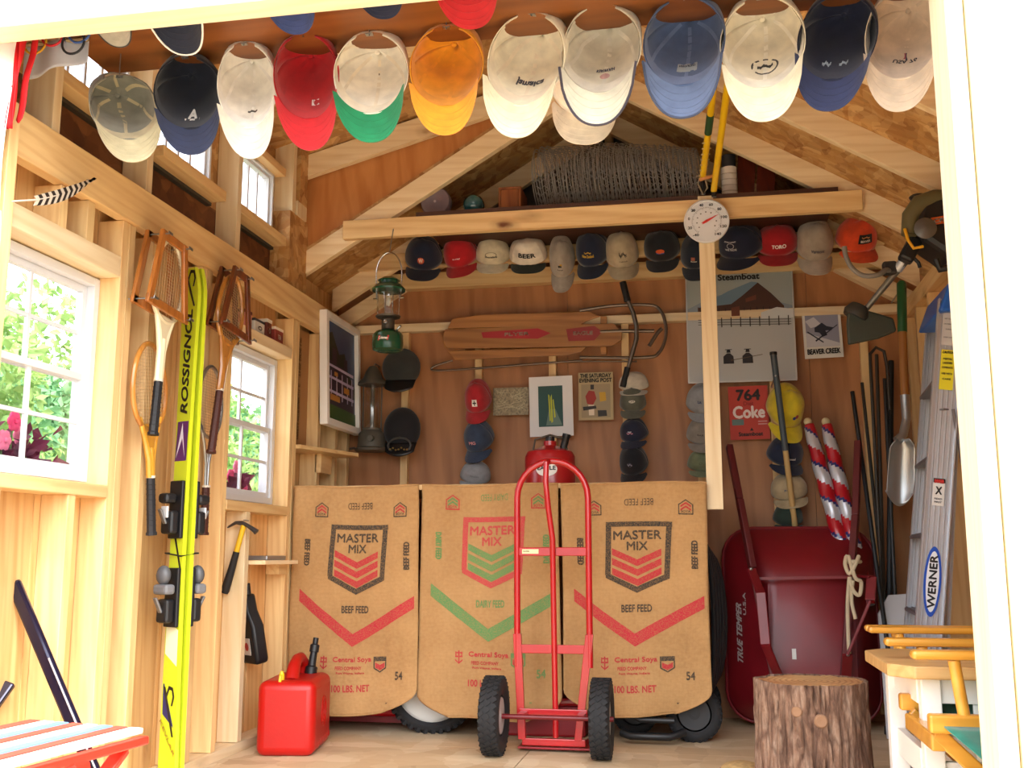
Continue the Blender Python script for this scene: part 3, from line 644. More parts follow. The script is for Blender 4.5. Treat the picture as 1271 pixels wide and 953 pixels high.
# ------------------------------------------------ FEED SACKS on a shelf edge
SY = 4.50
def sack(label, x0, x1, zt, zb, cm, cc, dv=0, text='BEEF FEED', sd=0, faded=False):
    w_, h_ = x1 - x0, zt - zb
    t = thing('feed_sack', label, 'sack', (x0, SY, zb), 'printed burlap feed sacks hung as curtains')
    def S(u, v):    # u 0..1 right, v 0..1 up
        taper = .012 * math.sin(v * 3 + sd)
        hang = 1 - v
        y = .010 * math.sin(u * 9 + sd * 2 + v * 2) * (.3 + hang) + .010 * math.sin(u * 4.2 + sd) * hang + .012 * noise.noise(V((u * 5, v * 4, sd))) + .004 * noise.noise(V((u * 14, v * 12, sd)))
        z = v * h_ + (-.012 * math.sin(u * PI) + .008 * math.sin(u * 5 + sd * 3)) * hang ** 3 + .004 * math.sin(u * 7 + sd) * v
        ce = max(0, .10 - v) / .10; x = u * w_ + taper * (u - .5) + (.5 - u) * .30 * ce * ce * abs(2 * u - 1)
        return V((x, y, z))
    b = B(); b.grid(S, 48, 60); o = b.build('cloth', burlap2 if faded else burlap, t, True)
    s = o.modifiers.new('t', 'SOLIDIFY'); s.thickness = .003; s.offset = 0
    B().tube([S(i / 30, .997) + V((0, -.001, 0)) for i in range(31)], .004, 5).build('hem', burlap, t, True); B().tube([S(i / 30, .004) + V((0, -.001, 0)) for i in range(31)], .003, 5).build('hem', burlap, t, True)
    def fn(a, c, off=0): p = S(min(1, max(0, a)), min(1, max(0, c))); return p + V((0, -.0036 - off * .3, 0))
    A = h_ / w_
    N_ = lambda x, y: ((x - 8) / 527, 1 - (y - 12 + dv) / 918)
    def W_(q): return q / 527
    def H_(q): return q / 918
    CM, CC = INK[cm], INK[cc]
    def put(nm, mt, *cmds):
        joined = nm in ('shield_outline', 'anchor_mark', 'emblem'); b = B()
        for c in cmds:
            if not joined: b = B()
            if c[0] == 't': T(b, c[1], W_(c[4]) if not c[6:] else H_(c[4]), H_(c[5]) if not c[6:] else W_(c[5]), fn if not c[6:] else (lambda a, e, o_=0, c=c: fn(N_(c[2], c[3])[0] + (-a if c[6] == 3 else a) if c[6] in (2,) else N_(c[2], c[3])[0] + e * (-1 if c[6] == 1 else 1), N_(c[2], c[3])[1] + a * (1 if c[6] == 1 else -1), o_)), N_(c[2], c[3]) if not c[6:] else (0, 0), bold=.05)
            if c[0] == 'u': b.add([fn(N_(c[2], c[3])[0] - x * W_(c[4]), N_(c[2], c[3])[1] - y * H_(c[5])) for x, y in text2d(c[1], 0)[0]], text2d(c[1], 0)[1])
            if c[0] == 's': strip(b, [N_(x, y) for x, y in c[1]], H_(c[2]), fn, n=10)
            if c[0] == 'v': # vertical band
                (xa, ya), (xb, yb), ww = c[1], c[2], c[3]
                b.grid(lambda u, v: fn(*[N_(xa + (xb - xa) * v + (u - .5) * ww, ya + (yb - ya) * v)[q] for q in (0, 1)]), 1, 8)
            if not joined: b.build(nm, mt, t)
        if joined: b.build(nm, mt, t)
    main = '4a4a4a'
    put('shield_outline', CM, ('s', [(172, 172), (411, 176)], 20), ('v', (182, 175), (176, 385), 20), ('v', (400, 178), (388, 400), 20), ('s', [(168, 372), (280, 434), (398, 378)], 24))
    put('lettering', CM, ('t', 'MASTER', 285, 228, 174, 38), ('t', 'MIX', 284, 272, 76, 36))
    for k_ in range(3): put('chevron', CC, ('s', [(192, 278 + 39 * k_), (283, 326 + 39 * k_), (370, 284 + 37 * k_)], 27))
    put('chevron', CC if not faded else CC, ('s', [(50, 440), (160, 530), (270, 615), (400, 540), (520, 467)], 50))
    sc_c = INK['dark'] if not faded else CC
    put('lettering', sc_c, ('u', text, 292, 95, 104, 27), ('t', text, 278, 518, 110, 30), ('t', text, 76, 290, 110, 24, 0), ('t', text, 489, 305, 114, 24, 1))
    put('lettering', sc_c, ('t', '54', 463, 782, 32, 34), ('t', 'w', 428, 888, 10, 8))
    RC = INK['red']
    put('lettering', RC, ('t', 'Central Soya', 272, 717, 152, 26), ('t', 'FEED COMPANY', 258, 748, 104, 14), ('t', 'Fort Wayne, Indiana', 266, 768, 110, 11), ('t', '100 LBS. NET', 268, 826, 148, 28))
    put('anchor_mark', RC, ('v', (160, 702), (160, 748), 5), ('s', [(148, 708), (172, 708)], 5), ('s', [(146, 722), (174, 722)], 6), ('s', [(146, 735), (160, 748), (174, 735)], 6), ('v', (149, 706), (149, 726), 4), ('v', (171, 706), (171, 726), 4))
    for (ex, ey, sz) in ((130, 115, 1), (460, 117, 1)):
        put('emblem', sc_c if not faded else RC, ('s', [(ex - 25, ey - 14), (ex, ey - 33), (ex + 25, ey - 14)], 5), ('v', (ex - 25, ey - 14), (ex - 25, ey + 28), 4), ('v', (ex + 25, ey - 14), (ex + 25, ey + 28), 4), ('s', [(ex - 25, ey + 24), (ex + 25, ey + 24)], 5), ('t', 'SOYA', ex, ey + 16, 34, 10))
        put('emblem', CC if faded else RC, ('s', [(ex - 19, ey - 8), (ex, ey - 22), (ex + 19, ey - 8)], 8), ('s', [(ex - 19, ey + 6), (ex, ey - 8), (ex + 19, ey + 6)], 8))
    put('emblem', sc_c, ('s', [(358, 705), (408, 705)], 18), ('v', (359, 705), (359, 750), 5), ('v', (407, 705), (407, 750), 5), ('s', [(358, 746), (383, 762), (408, 746)], 6))
    put('emblem', RC, ('s', [(364, 728), (383, 738), (402, 728)], 20))
    return t
def burl(h, h2):
    k = N('burlap'); c = k.coords((1, 1, 1), False); n = k.new('TexNoise'); n.inputs['Scale'].default_value = 5; n.inputs['Detail'].default_value = 6; k.l(c, n.inputs['Vector'])
    a = k.ramp(n.outputs[0], [(.3, srgb(h2)), (.7, srgb(h))])
    outs = []
    for ax in ('X', 'Z'):
        wv = k.new('TexWave', wave_type='BANDS', bands_direction=ax); wv.inputs['Scale'].default_value = 70; wv.inputs['Distortion'].default_value = 2.5; wv.inputs['Detail'].default_value = 2; k.l(c, wv.inputs['Vector']); outs.append(wv.outputs[1])
    mx = k.n.new('ShaderNodeMath'); mx.operation = 'MULTIPLY'; k.l(outs[0], mx.inputs[0]); k.l(outs[1], mx.inputs[1])
    g = k.mix(k.ramp(mx.outputs[0], [(.0, (.30, .30, .30)), (.5, (0, 0, 0))]), a, srgb('8a6234'))
    st = k.new('TexNoise'); st.inputs['Scale'].default_value = 1; st.inputs['Detail'].default_value = 2
    mp = k.new('Mapping'); mp.inputs['Scale'].default_value = (60, 3, 70); k.l(c, mp.inputs[0]); k.l(mp.outputs[0], st.inputs['Vector'])
    k.l(k.mix(.16, g, k.ramp(st.outputs[0], [(.35, srgb('94683a')), (.65, srgb(h))])), k.b.inputs['Base Color'])
    k.b.inputs['Roughness'].default_value = .95; k.bump(mx.outputs[0], .3, .002); return k.m
burlap = burl('c59c68', 'b08858'); burlap2 = burl('c09866', 'ac8455')
def ink(h): # print sinks into the weave
    k = N('ink'); c = k.coords((1, 1, 1), False); n = k.new('TexNoise'); n.inputs['Scale'].default_value = 260; n.inputs['Detail'].default_value = 2; k.l(c, n.inputs['Vector'])
    k.l(k.mix(k.ramp(n.outputs[0], [(.42, (0, 0, 0)), (.75, (.6, .6, .6))]), srgb(h), srgb('a9804f')), k.b.inputs['Base Color']); k.b.inputs['Roughness'].default_value = .95; return k.m
INK = dict(dark=ink('35332f'), red=ink('b82c3a'), green=ink('5d8a52'), frd=ink('bb3f46'))
xa = aty(365, 600, SY).x; xb = aty(522, 600, SY).x; xc = aty(695, 600, SY).x; xd = aty(877, 600, SY).x
zt = 1.083
sack('burlap beef feed sack with black shield and red chevrons, nearest the red fuel can', xa, xb - .004, zt, aty(440, 884, SY).z, 'dark', 'red', sd=1)
sack('burlap dairy feed sack with red shield and green chevrons behind the hand truck', xb + .002, xc - .003, zt, aty(600, 891, SY).z, 'frd', 'green', dv=-30, text='DAIRY FEED', sd=2, faded=True)
sack('burlap beef feed sack with black shield and red chevrons, beside the wheelbarrow', xc + .003, xd, zt, aty(790, 886, SY).z, 'dark', 'red', sd=3.4)
b = B(); b.box(XL + .003, xd - .01, SY + .018, 5.26, 1.062, 1.085)
sh = b.build('storage_shelf', pine['x'], bevel=.002); tag(sh, 'long wooden storage shelf whose front edge holds the feed sacks', 'shelf')
for xx in (XL + .04, xd - .08):
    B().box(xx, xx + .04, 5.20, 5.25, 0, 1.061).build('leg', pine['z'], sh); B().box(xx - .02, xx + .02, 4.98, 5.02, 0, 1.061).build('leg', pine['z'], sh)
#MORE
# ------------------------------------------------ HAND TRUCK
HT = atz(678, 943, 0); hx = HT.x; hy = 4.16
t = thing('hand_truck', 'red two-wheeled hand truck with an arched tubular frame standing before the feed sacks', 'hand truck', (hx, hy, 0))
fy = .10; zt_ = aty(685, 566, hy + fy + .08).z
def fp(px, py, y=None): p = aty(px, py, hy + (y if y is not None else fy + .0)); return V((p.x - hx, p.y - hy, p.z))
lx = fp(642, 720).x; rx_ = fp(731, 720).x; cxm = (lx + rx_) / 2; rad = (rx_ - lx) / 2
ztop = fp(685, 572).z
pts = [V((lx, fy, .33))] + [V((lx, fy, z)) for z in (.5, .8, ztop - rad * 1.05)] + [V((cxm - rad * math.cos(a), fy, ztop - rad * 1.05 + rad * 1.05 * math.sin(a))) for a in [PI * i / 14 for i in range(1, 14)]] + [V((rx_, fy, z)) for z in (ztop - rad * 1.05, .8, .5, .33)]
B().tube(pts, .0135, 12).build('frame', red, t, True)
B().tube([V((cxm - .012, fy, ztop)), V((cxm - .02, fy - .03, ztop - .01)), V((cxm - .022, fy - .035, ztop - .09)), V((cxm - .012, fy - .03, ztop - .2)), V((cxm + .002, fy - .014, ztop - .32)), V((cxm + .004, fy - .014, .6)), V((cxm + .008, fy, .06))], .012, 12).build('centre_tube', red, t, True)
for z in (fp(685, 684).z, fp(685, 805).z):
    B().box(lx, rx_, fy - .008, fy + .004, z - .019, z + .016).build('cross_bar', red, t, bevel=.003)
for sg, x in ((-1, lx), (1, rx_)):
    B().prism([(x - .016, .46), (x + .016, .46), (x + .016 + sg * -.0, .46), (x - sg * .035, .05), (x - sg * .035 - .03, .05)], lambda a, b_, c: V((a, fy - .012 + c, b_)), .024).build('side_plate', red, t, bevel=.002)
B().tube([(lx - .10, 0, .15), (rx_ + .10, 0, .15)], .010, 10).build('axle', PL('6a1018', .4), t, True)
B().box(lx + .01, rx_ - .01, fy - .02, fy - .005, .145, .170).build('axle_brace', red, t, bevel=.003)
B().box(lx + .02, rx_ - .02, fy - .01, fy + .004, .028, .055).build('toe_brace', red, t, bevel=.003)
B().box(lx + .0, rx_ - .0, fy + .004, fy + .22, .012, .020).build('toe_plate', PL('8f1420', .4), t, bevel=.002)
for s_ in (-1, 1): B().bar((lx + .03 if s_ < 0 else rx_ - .03, fy, .15), (lx + .03 if s_ < 0 else rx_ - .03, 0, .15), .03, .02).build('axle_bracket', red, t, bevel=.002)
b = B(); b.box(lx + .022, lx + .09, fy - .0095, fy - .0085, fp(685, 684).z - .010, fp(685, 684).z + .008); lab = b.build('sticker', PL('e8dfa8'), t)
b = B(); T(b, 'CAUTION', .026, .006, lambda a, c, o=0: V((lx + .038 + a, fy - .0100, fp(685, 684).z + c))); b.build('lettering', black, lab)
def wheel(par, c, R_, wd, axis='x', rimm=None, hubr=.5, tread='diamond', tilt=None, nm='wheel'):
    """tyre with lugs, rim as its child"""
    base = {'x': M.Rotation(PI / 2, 3, 'Y'), 'y': M.Rotation(PI / 2, 3, 'X')}[axis]
    if tilt: base = tilt @ base
    o = link(nm, None, par, c); 
    rt = wd * .5; ri = R_ * hubr
    prof = [(ri, -rt * .7), (ri + (R_ - ri) * .35, -rt), (R_ * .9, -rt * .97), (R_ * .975, -rt * .7), (R_ * .985, 0), (R_ * .975, rt * .7), (R_ * .9, rt * .97), (ri + (R_ - ri) * .35, rt), (ri, rt * .7), (ri * .98, 0), (ri, -rt * .7)]
    B().lathe(prof[:-1] + [prof[0]], 48, base).build('tyre', rubber, o, True)
    b = B(); n = int(2 * PI * R_ / (.026 if tread == 'diamond' else .034))
    for i in range(n):
        for j, off in (((-.62, 0), (-.0, .5), (.62, 0)) if tread == 'diamond' else ((-.5, 0), (.5, .5))):
            a = 2 * PI * (i + off) / n; ry = M.Rotation(a, 3, 'Z')
            sz = (.012, .015, wd * .26) if tread == 'diamond' else (.022, .016, wd * .48)
            mm = base @ ry @ M.Rotation(.7 if tread == 'diamond' else (.5 if j < 0 else -.5), 3, 'X')
            b.cbox(V(c) * 0 + base @ ry @ V((R_ * .975 - .001, 0, j * wd * .5)), sz, mm)
    tr = b.build('tread', rubber, o); tr['kind'] = 'stuff'
    prof = [(ri * 1.02, -rt * .72), (ri * .93, -rt * .72), (ri * .88, -rt * .35), (ri * .45, -rt * .3), (ri * .32, -rt * .75), (ri * .12, -rt * .8), (ri * .12, rt * .8), (ri * .32, rt * .75), (ri * .45, rt * .3), (ri * .88, rt * .35), (ri * .93, rt * .72), (ri * 1.02, rt * .72)]
    B().lathe(prof, 32, base).build('rim', rimm or PL('c4c6c8', .4, .3), o, True)
    return o
for x in (atz(610, 941, 0).x - hx, atz(746, 946, 0).x - hx): wheel(t, (x, 0, .153), .150, .078)
# ------------------------------------------------ machines stored under the shelf
p = atz(545, 917, 0); t = thing('snow_blower', 'red machine with a knobbly tyre on a white rim parked behind the sacks', 'snow blower', (p.x, 4.80, 0))
wheel(t, (-.07, -.15, .212), .21, .09, 'y', PL('d0d0ca', .4), .78, 'lug', M.Rotation(.10, 3, 'Z')); B().lathe([(.03, 0), (.03, .03), (.012, .034), (0, .034)], 16, M.Rotation(PI / 2, 3, 'X'), (-.07, -.20, .212)).build('hub', PL('8a8a88', .4, .4), t, True)
b = B(); b.prism([(-.62, .05), (-.60, .20), (-.42, .26), (-.30, .17), (-.18, .17), (-.16, .05)], lambda a, c, d: V((a, -.10 + d, c)), .42); b.build('auger_housing', red, t, bevel=.015)
b = B(); b.box(-.60, -.20, -.112, -.101, .03, .055); b.build('scraper_bar', PL('6a0f14', .5), t)
B().box(.14, .40, .05, .40, .10, .36).build('engine_cover', PL('7d1218', .4), t, bevel=.03)
B().tube([(-.1, .08, .205), (.3, .08, .205)], .02, 8).build('axle', dsteel, t, True)
p = atz(862, 932, 0)
t = thing('lawn_mower', 'dark lawn mower with low black wheels under the shelf end', 'mower', (p.x, 4.62, 0))
wheel(t, (.0, 0, .115), .115, .05, 'y', PL('2a2b2e', .5), .62, 'diamond')
wheel(t, (-.26, .16, .10), .10, .05, 'y', PL('2a2b2e', .5), .62, 'diamond'); wheel(t, (0, .42, .115), .115, .05, 'y', PL('2a2b2e', .5), .62, 'diamond')
B().prism(rrect(.26, .34, .06), lambda a, c, d: V((-.13 + a, .26 + c, .09 + d)), .10).build('deck', PL('3a1013', .45), t, bevel=.02)
b = B(); b.tube([(-.30, -.10, .045), (-.26, -.12, .035), (-.1, -.12, .035), (-.04, -.08, .05)], .016, 10); b.build('front_bar', black, t, True)
b = B(); b.tube([(-.28, -.10, .13), (-.22, -.12, .10), (-.08, -.12, .10)], .012, 10); b.build('upper_bar', black, t, True)
B().lathe([(.0, .19), (.12, .19), (.13, .30), (.10, .34), (0, .35)], 24, None, (-.13, .26, 0)).build('engine', black, t, True)
p = atz(690, 897, 0); t = thing('red_toolbox', 'low red metal case on the floor behind the hand truck', 'case', (aty(672, 880, 4.62).x, 4.66, 0))
B().box(-.19, .19, -.04, .26, 0, .13).build('body', PL('8d1720', .4), t, bevel=.012); B().box(-.20, .20, -.05, .27, .131, .165).build('lid', red, t, bevel=.012)
B().tube([(-.06, -.055, .148), (-.06, -.08, .148), (.06, -.08, .148), (.06, -.055, .148)], .006, 8).build('handle', dsteel, t, True)
# rubber hose coil
p = aty(874, 790, 4.78); t = thing('rubber_hose', 'black rubber hose coiled between the last sack and the wheelbarrow', 'hose', (p.x, 4.78, 0))
for k_ in range(5):
    B().tube([(.045 * math.sin(a) * (1 + .1 * k_) + .008 * k_, -.03 + .03 * k_, .50 + (.34 - .015 * k_) * math.cos(a)) for a in [2 * PI * i / 28 for i in range(28)]], .011, 8, closed=True).build('coil', black, t, True)
b = B(); b.tube([(-.02, 0, .85), (0, .2, .9), (0, .49, .90)], .008, 6); b.build('hook', steel, t, True)
# red fuel can with white badge on the shelf
p = aty(683, 600, 4.80); t = thing('metal_gas_can', 'round red metal fuel can with a white badge standing on the storage shelf', 'fuel can', (p.x, 4.80, 1.085))
B().lathe([(.10, 0), (.118, .01), (.118, .14), (.105, .165), (.05, .185), (.03, .195), (.03, .215), (0, .215)], 32).build('body', plain('red_can', 'a5141c', .3, coat=.4), t, True)
fn = lambda a, c, o=0: V(((.1195 + o) * math.sin(a / .119), -(.1195 + o) * math.cos(a / .119), c + .075))
b = B(); b.grid(lambda u, v: fn(.045 * v * math.cos(u * 2 * PI) * 1.1, .032 * v * math.sin(u * 2 * PI), .0005), 24, 4); lb_ = b.build('badge', PL('ece8e0'), t)
b = B(); T(b, 'EAGLE', .085, .02, fn, (0, .006)); b.build('lettering', black, lb_)
B().lathe([(.022, .216), (.022, .235), (0, .238)], 16).build('cap', black, t, True)
B().tube([(-.08, 0, .172), (-.07, 0, .225), (0, 0, .245), (.07, 0, .225), (.08, 0, .172)], .005, 8).build('handle', dsteel, t, True)
B().lathe([(.018, 0), (.016, .06), (.02, .065), (.02, .08), (0, .08)], 14, M.Rotation(.25, 3, 'Y'), (.06, 0, .17)).build('spout', black, t, True)
# ------------------------------------------------ plastic gas can
p = aty(352, 938, 3.99)
t = thing('gas_can', 'red plastic gasoline jug with a yellow vent cap and black spout on the floor', 'fuel can', (-1.66, 4.14, 0)); t.rotation_euler = (0, 0, math.radians(10))
cr_ = plain('red_polyethylene', 'b30e08', .42, bump=.08, var=.05)
b = B(); b.box(-.115, .115, -.16, .20, 0, .285); o = b.build('body', cr_, t, True, bevel=.035); o.modifiers['bevel'].segments = 5
b = B(); b.tube([(0, -.06, .275), (0, -.03, .325), (0, .03, .352), (0, .10, .352), (0, .15, .325), (0, .17, .27)], [.03, .026, .022, .022, .026, .03], 12); b.build('handle', cr_, t, True)
b = B()
for i in range(6): b.box(.110, .1165, -.10 + i * .05, -.075 + i * .05, .03, .05)
for r_ in (.05, .035): b.tube([(.1155, .03 + r_ * math.cos(a), .15 + r_ * 1.2 * math.sin(a)) for a in [2 * PI * i / 20 for i in range(20)]], .0025, 6, closed=True)
b.tube([(.1155, .01, .11), (.1155, .05, .19)], .0025, 6); b.tube([(.1155, .05, .11), (.1155, .01, .19)], .0025, 6)
b.build('embossed_mark', cr_, t, True)
y = B(); y.lathe([(.011, .0), (.011, .02), (.006, .035), (0, .037)], 12, None, (-.03, -.11, .284)); y.tube([(-.03, -.11, .305), (-.03, -.135, .30), (-.03, -.14, .28)], .006, 6); y.build('vent_cap', PL('e8c31c', .4), t, True)
b = B(); b.lathe([(.026, 0), (.026, .03), (.017, .035), (.015, .09), (.02, .092), (.02, .12), (.012, .125), (.012, .15), (0, .15)], 16, M.Rotation(-.15, 3, 'X') @ M.Rotation(.1, 3, 'Y'), (.035, .14, .28)); b.build('spout', black, t, True)
# ------------------------------------------------ SKIS
t = thing('alpine_skis', 'pair of yellow racing skis with black bindings strapped together upright against the wall', 'skis', (-1.795, 3.40, 0)); t.rotation_euler = (0, 0, math.radians(-27))
yel = plain('ski_topsheet', 'c6d42a', .25, coat=.4); blk = PL('1c1a18', .4); pur = PL('5b2a66', .4)
Hs = aty(238, 334, 3.40).z
def half(z): u = z / Hs; return .037 + .012 * abs(u - .5) ** 2 * 4 - (.03 * max(0, (u - .93) / .07) ** 2)
for sg in (-1, 1):    # normals -y and +y
    b = B()
    def sk(u, v, sg=sg):
        z = .02 + u * (Hs - .02); y = sg * (.004 + .028 * (1 - (2 * u - 1) ** 2) * .18 + .05 * max(0, u - .94) * 6 * .1)
        return z, y
    vs = []; n = 40
    for i in range(n + 1):
        z, y = sk(i / n, 0); h = half(z)
        vs += [(-h, y, z), (h, y, z), (h, y + sg * .014, z), (-h, y + sg * .014, z)]
    fs = [(i * 4 + k_, i * 4 + (k_ + 1) % 4, i * 4 + 4 + (k_ + 1) % 4, i * 4 + 4 + k_) for i in range(n) for k_ in range(4)] + [(0, 1, 2, 3), (n * 4 + 3, n * 4 + 2, n * 4 + 1, n * 4)]
    b.add(vs, fs); s_ = b.build('ski', yel, t)
    fn = lambda a, c, o=0, sg=sg: V((-sg * a if sg > 0 else a, sk(c / Hs, 0)[1] + sg * (.0145 + o * .5), c))
    if sg < 0:
        b = B(); T(b, 'ROSSIGNOL', .38, .042, fn, (.002, 1.46), PI / 2, bold=.05, shear=.25); b.build('lettering', blk, s_)
        b = B(); pg(b, [(-.036, 1.10), (.03, 1.10), (.034, 1.24), (-.028, 1.24)], fn, .0008); b.build('emblem', pur, s_)
        b = B(); pg(b, [(-.03, 1.11), (.0, 1.235), (.02, 1.11), (.002, 1.18)], fn, .002); b.build('emblem', PL('e6e2ec', .4), s_)
        b = B()
        for (z0, k_) in ((.86, 1), (.30, 1.0), (1.76, .8)):
            pg(b, [(-.034, z0 + .03 * k_), (-.022, z0 + .03 * k_), (.032, z0 - .13 * k_), (.022, z0 - .13 * k_)], fn, .001)
            for q in range(5): pass
            b.build('printed_flash', blk, s_); b = B()
            b.add([fn(x, z, .001) for x, z in ((-.02, z0), (-.004, z0 + .035), (.02, z0 + .03), (.03, z0 + .0), (.02, z0 - .03), (.012, z0 - .03), (.02, z0), (.014, z0 + .02), (-.0, z0 + .022), (-.012, z0 - .004))], [(0, 1, 8, 9), (1, 2, 7, 8), (2, 3, 6, 7), (3, 4, 5, 6)])
            b.build('printed_flash', blk, s_); b = B()
        b = B(); pg(b, [(-.036, .34), (-.03, .34), (.03, .20), (-.034, .24)], fn, .0006); b.build('printed_flash', PL('2b2a66', .4), s_)
        b = B(); T(b, 'KEVLAR', .14, .012, fn, (-.0, .165), -.9); b.build('lettering', PL('a07a1c', .4), s_)
        b = B(); pg(b, [(-.034, .44), (.034, .40), (.034, .52), (-.034, .56)], fn, .0005); b.build('printed_band', PL('e9ecc8', .4), s_)
    # bindings
    for z0, toe in ((.93, False), (.63, True)):
        bd = link('toe_binding' if toe else 'heel_binding', None, s_)
        Y0 = sk(z0 / Hs, 0)[1] + sg * .0145
        def bx(x0, x1, a, b_, z0_, z1_, m_, nm, bev=.004): lo, hi = sorted((Y0 + sg * a, Y0 + sg * b_)); return B().box(x0, x1, lo, hi, z0 + z0_, z0 + z1_).build(nm, m_, bd, bevel=bev)
        bx(-.036, .036, 0, .014, -.10, .10, black, 'base_plate')
        bx(-.030, .030, .014, .050, -.085, -.005, black, 'housing', .01)
        if toe: bx(-.038, .038, .02, .062, .01, .045, PL('6e7074', .4), 'toe_wing', .01); B().ell((0, Y0 + sg * .045, z0 + .075), (.03, .022, .034), 14, 8).build('toe_cup', PL('55575b', .45), bd, True)
        else: bx(-.025, .025, .02, .07, .02, .055, black, 'heel_cup', .012); bx(-.018, .018, .05, .058, -.03, .01, PL('d8d8d8', .4), 'badge', .002)
        B().bar((0, Y0 + sg * .05, z0 - .05), (0, Y0 + sg * .075, z0 + .0), .018, .008).build('lever', PL('8b8d90', .35, .6), bd, bevel=.002)
B().tube([(-.045, -.035, .78), (.045, -.035, .77), (.045, .035, .78), (-.045, .035, .78)], .003, 6, closed=True).build('strap', black, t, True)
# ------------------------------------------------ RACKETS (flat against the wall studs)
def racket(label, top, bot, hw, fm, shaft_m, grip_m, hl=.30, dx=.012, frac=(.44, .70), metal=False, throat=None, yaw_y=0):
    """top, bot: pixel of head top and grip end, laid on the plane just off the studs"""
    X0 = XL + dx; a = atx(top[0], top[1], X0); c = atx(bot[0], bot[1], X0)
    t = thing('tennis_racket', label, 'racket', c, 'old tennis rackets on the left wall')
    d = a - c; L_ = d.length; W_ = d.normalized(); U = V((0, 1, 0)); U = (U - W_ * U.dot(W_)).normalized(); Nn = U.cross(W_)
    hc = L_ - hl / 2
    P = lambda u, v, n_=0: U * u + W_ * v + Nn * n_
    pts = [P(hw * math.sin(q) * (1 - .12 * math.cos(q)) , hc + hl / 2 * math.cos(q)) for q in [2 * PI * i / 36 for i in range(36)]]
    B().tube(pts, .009 if not metal else .007, 8, closed=True).build('head_frame', fm, t, True)
    b = B(); ns = 13
    for i in range(1, ns):
        u = -1 + 2 * i / ns; e = math.sqrt(1 - u * u); b.tube([P(u * hw, hc - e * hl / 2), P(u * hw, hc + e * hl / 2)], .0009, 3, cap=False)
        for m_ in (0,): v = hc + u * hl / 2; b.tube([P(-e * hw, v), P(e * hw, v)], .0009, 3, cap=False)
    for i in range(1, 2 * ns, 2): u = -1 + i / ns; e = math.sqrt(1 - u * u); b.tube([P(-e * hw, hc + u * hl / 2), P(e * hw, hc + u * hl / 2)], .0009, 3, cap=False)
    st = b.build('strings', PL('b9986a', .5), t); st['kind'] = 'stuff'
    y0 = hc - hl / 2; gs = L_ * (1 - frac[1])
    b = B()
    for s_ in (-1, 1): b.tube([P(s_ * hw * .62, y0 + hl * .14), P(s_ * hw * .30, y0 - .035), P(s_ * .010, y0 - .10), P(s_ * .008, gs)], [.008, .010, .011, .011] if not metal else [.006] * 4, 8)
    b.build('throat', throat or shaft_m, t, True)
    if not metal: B().prism([(-hw * .45, y0 + .02), (hw * .45, y0 + .02), (.012, y0 - .1), (-.012, y0 - .1)], lambda a_, c_, e: P(a_, c_, e - .006), .012).build('throat_wedge', shaft_m, t, bevel=.003)
    B().tube([P(0, gs), P(0, y0 - .06)], [.0125, .0125] if not metal else [.004, .004], 10).build('shaft', shaft_m, t, True)
    b = B(); b.tube([P(0, 0), P(0, .008), P(0, .012), P(0, gs)], [.019, .019, .0155, .0145], 8); g = b.build('grip', grip_m, t)
    b = B()
    for i in range(9): v = .03 + i * (gs - .04) / 9; b.tube([P(.0155 * math.cos(q), v + .004 * q / PI, .0155 * math.sin(q)) for q in [2 * PI * k_ / 12 for k_ in range(12)]], .001, 4, closed=True)
    b.build('grip_wrap', grip_m, g); B().tube([P(0, gs - .002), P(0, gs + .006)], .0158, 10).build('collar', PL('d8d0c0', .4), t, True)
    return t, P, L_
woodr = wood('racket_ash', 'c98a3c', 'a0642a', 'z', knots=False, rough=.3, coat=.5)
woody = wood('racket_honey', 'dfa63c', 'c48828', 'z', knots=False, rough=.3, coat=.5)
whr = plain('racket_cream', 'ece0bc', .3, coat=.5); brg = plain('brown_leather', '4a241c', .6, bump=.2)
def press(label, px, py, wt, wb_, h, dx, mt, rot):
    p = atx(px, py, XL + dx); t = thing('racket_press', label, 'press', p, 'wooden racket presses'); t.rotation_euler = (rot, 0, 0)
    for sg in (-1, 1):
        def fnp(a, c, e, sg=sg): return V((sg * .02 + (e if sg > 0 else -e), a, c))
        f_ = link('press_frame', None, t)
        for k_, q in enumerate((((-wt, h), (wt, h), (wt - .0, h - .028), (-wt + .0, h - .028)), ((-wb_, -h), (wb_, -h), (wb_ - .004, -h + .03), (-wb_ + .004, -h + .03)), ((-wt, h), (-wt + .028, h), (-wb_ + .028, -h), (-wb_, -h)), ((wt, h), (wt - .028, h), (wb_ - .028, -h), (wb_, -h)))):
            B().prism(q, fnp, .012 + .002 * (k_ > 1)).build('rail', mt, f_, bevel=.003)
    for a, c in ((-wt + .014, h - .014), (wt - .014, h - .014), (-wb_ + .014, -h + .014), (wb_ - .014, -h + .014)):
        B().tube([(-.045, a, c), (.05, a, c)], .0028, 6).build('bolt', steel, t, True); B().cbox((.052, a, c), (.004, .028, .010)).build('wing_nut', steel, t, bevel=.002)
racket('white tennis racket with a black grip, its head clamped in the paler wooden press', (214, 300), (190, 540), .10, whr, whr, PL('15161a', .6, bump=.2), hl=.29, dx=.075, frac=(.45, .73))
press('honey coloured wooden press around the white racket', 203, 342, .085, .135, .135, .075, wood('press_wood', 'b5702f', '8d4f1e', 'z', knots=False, rough=.35, coat=.4), -.08)
racket('honey wood tennis racket with black tape bands hanging behind the white racket', (185, 426), (188, 664), .105, woodr, woody, PL('1a1b20', .6, bump=.2), hl=.29, dx=.03, throat=woody)
racket('wooden tennis racket with a dark leather grip, its head inside the dark press', (292, 344), (262, 562), .10, woodr, woodr, brg, hl=.28, dx=.075, frac=(.4, .66))
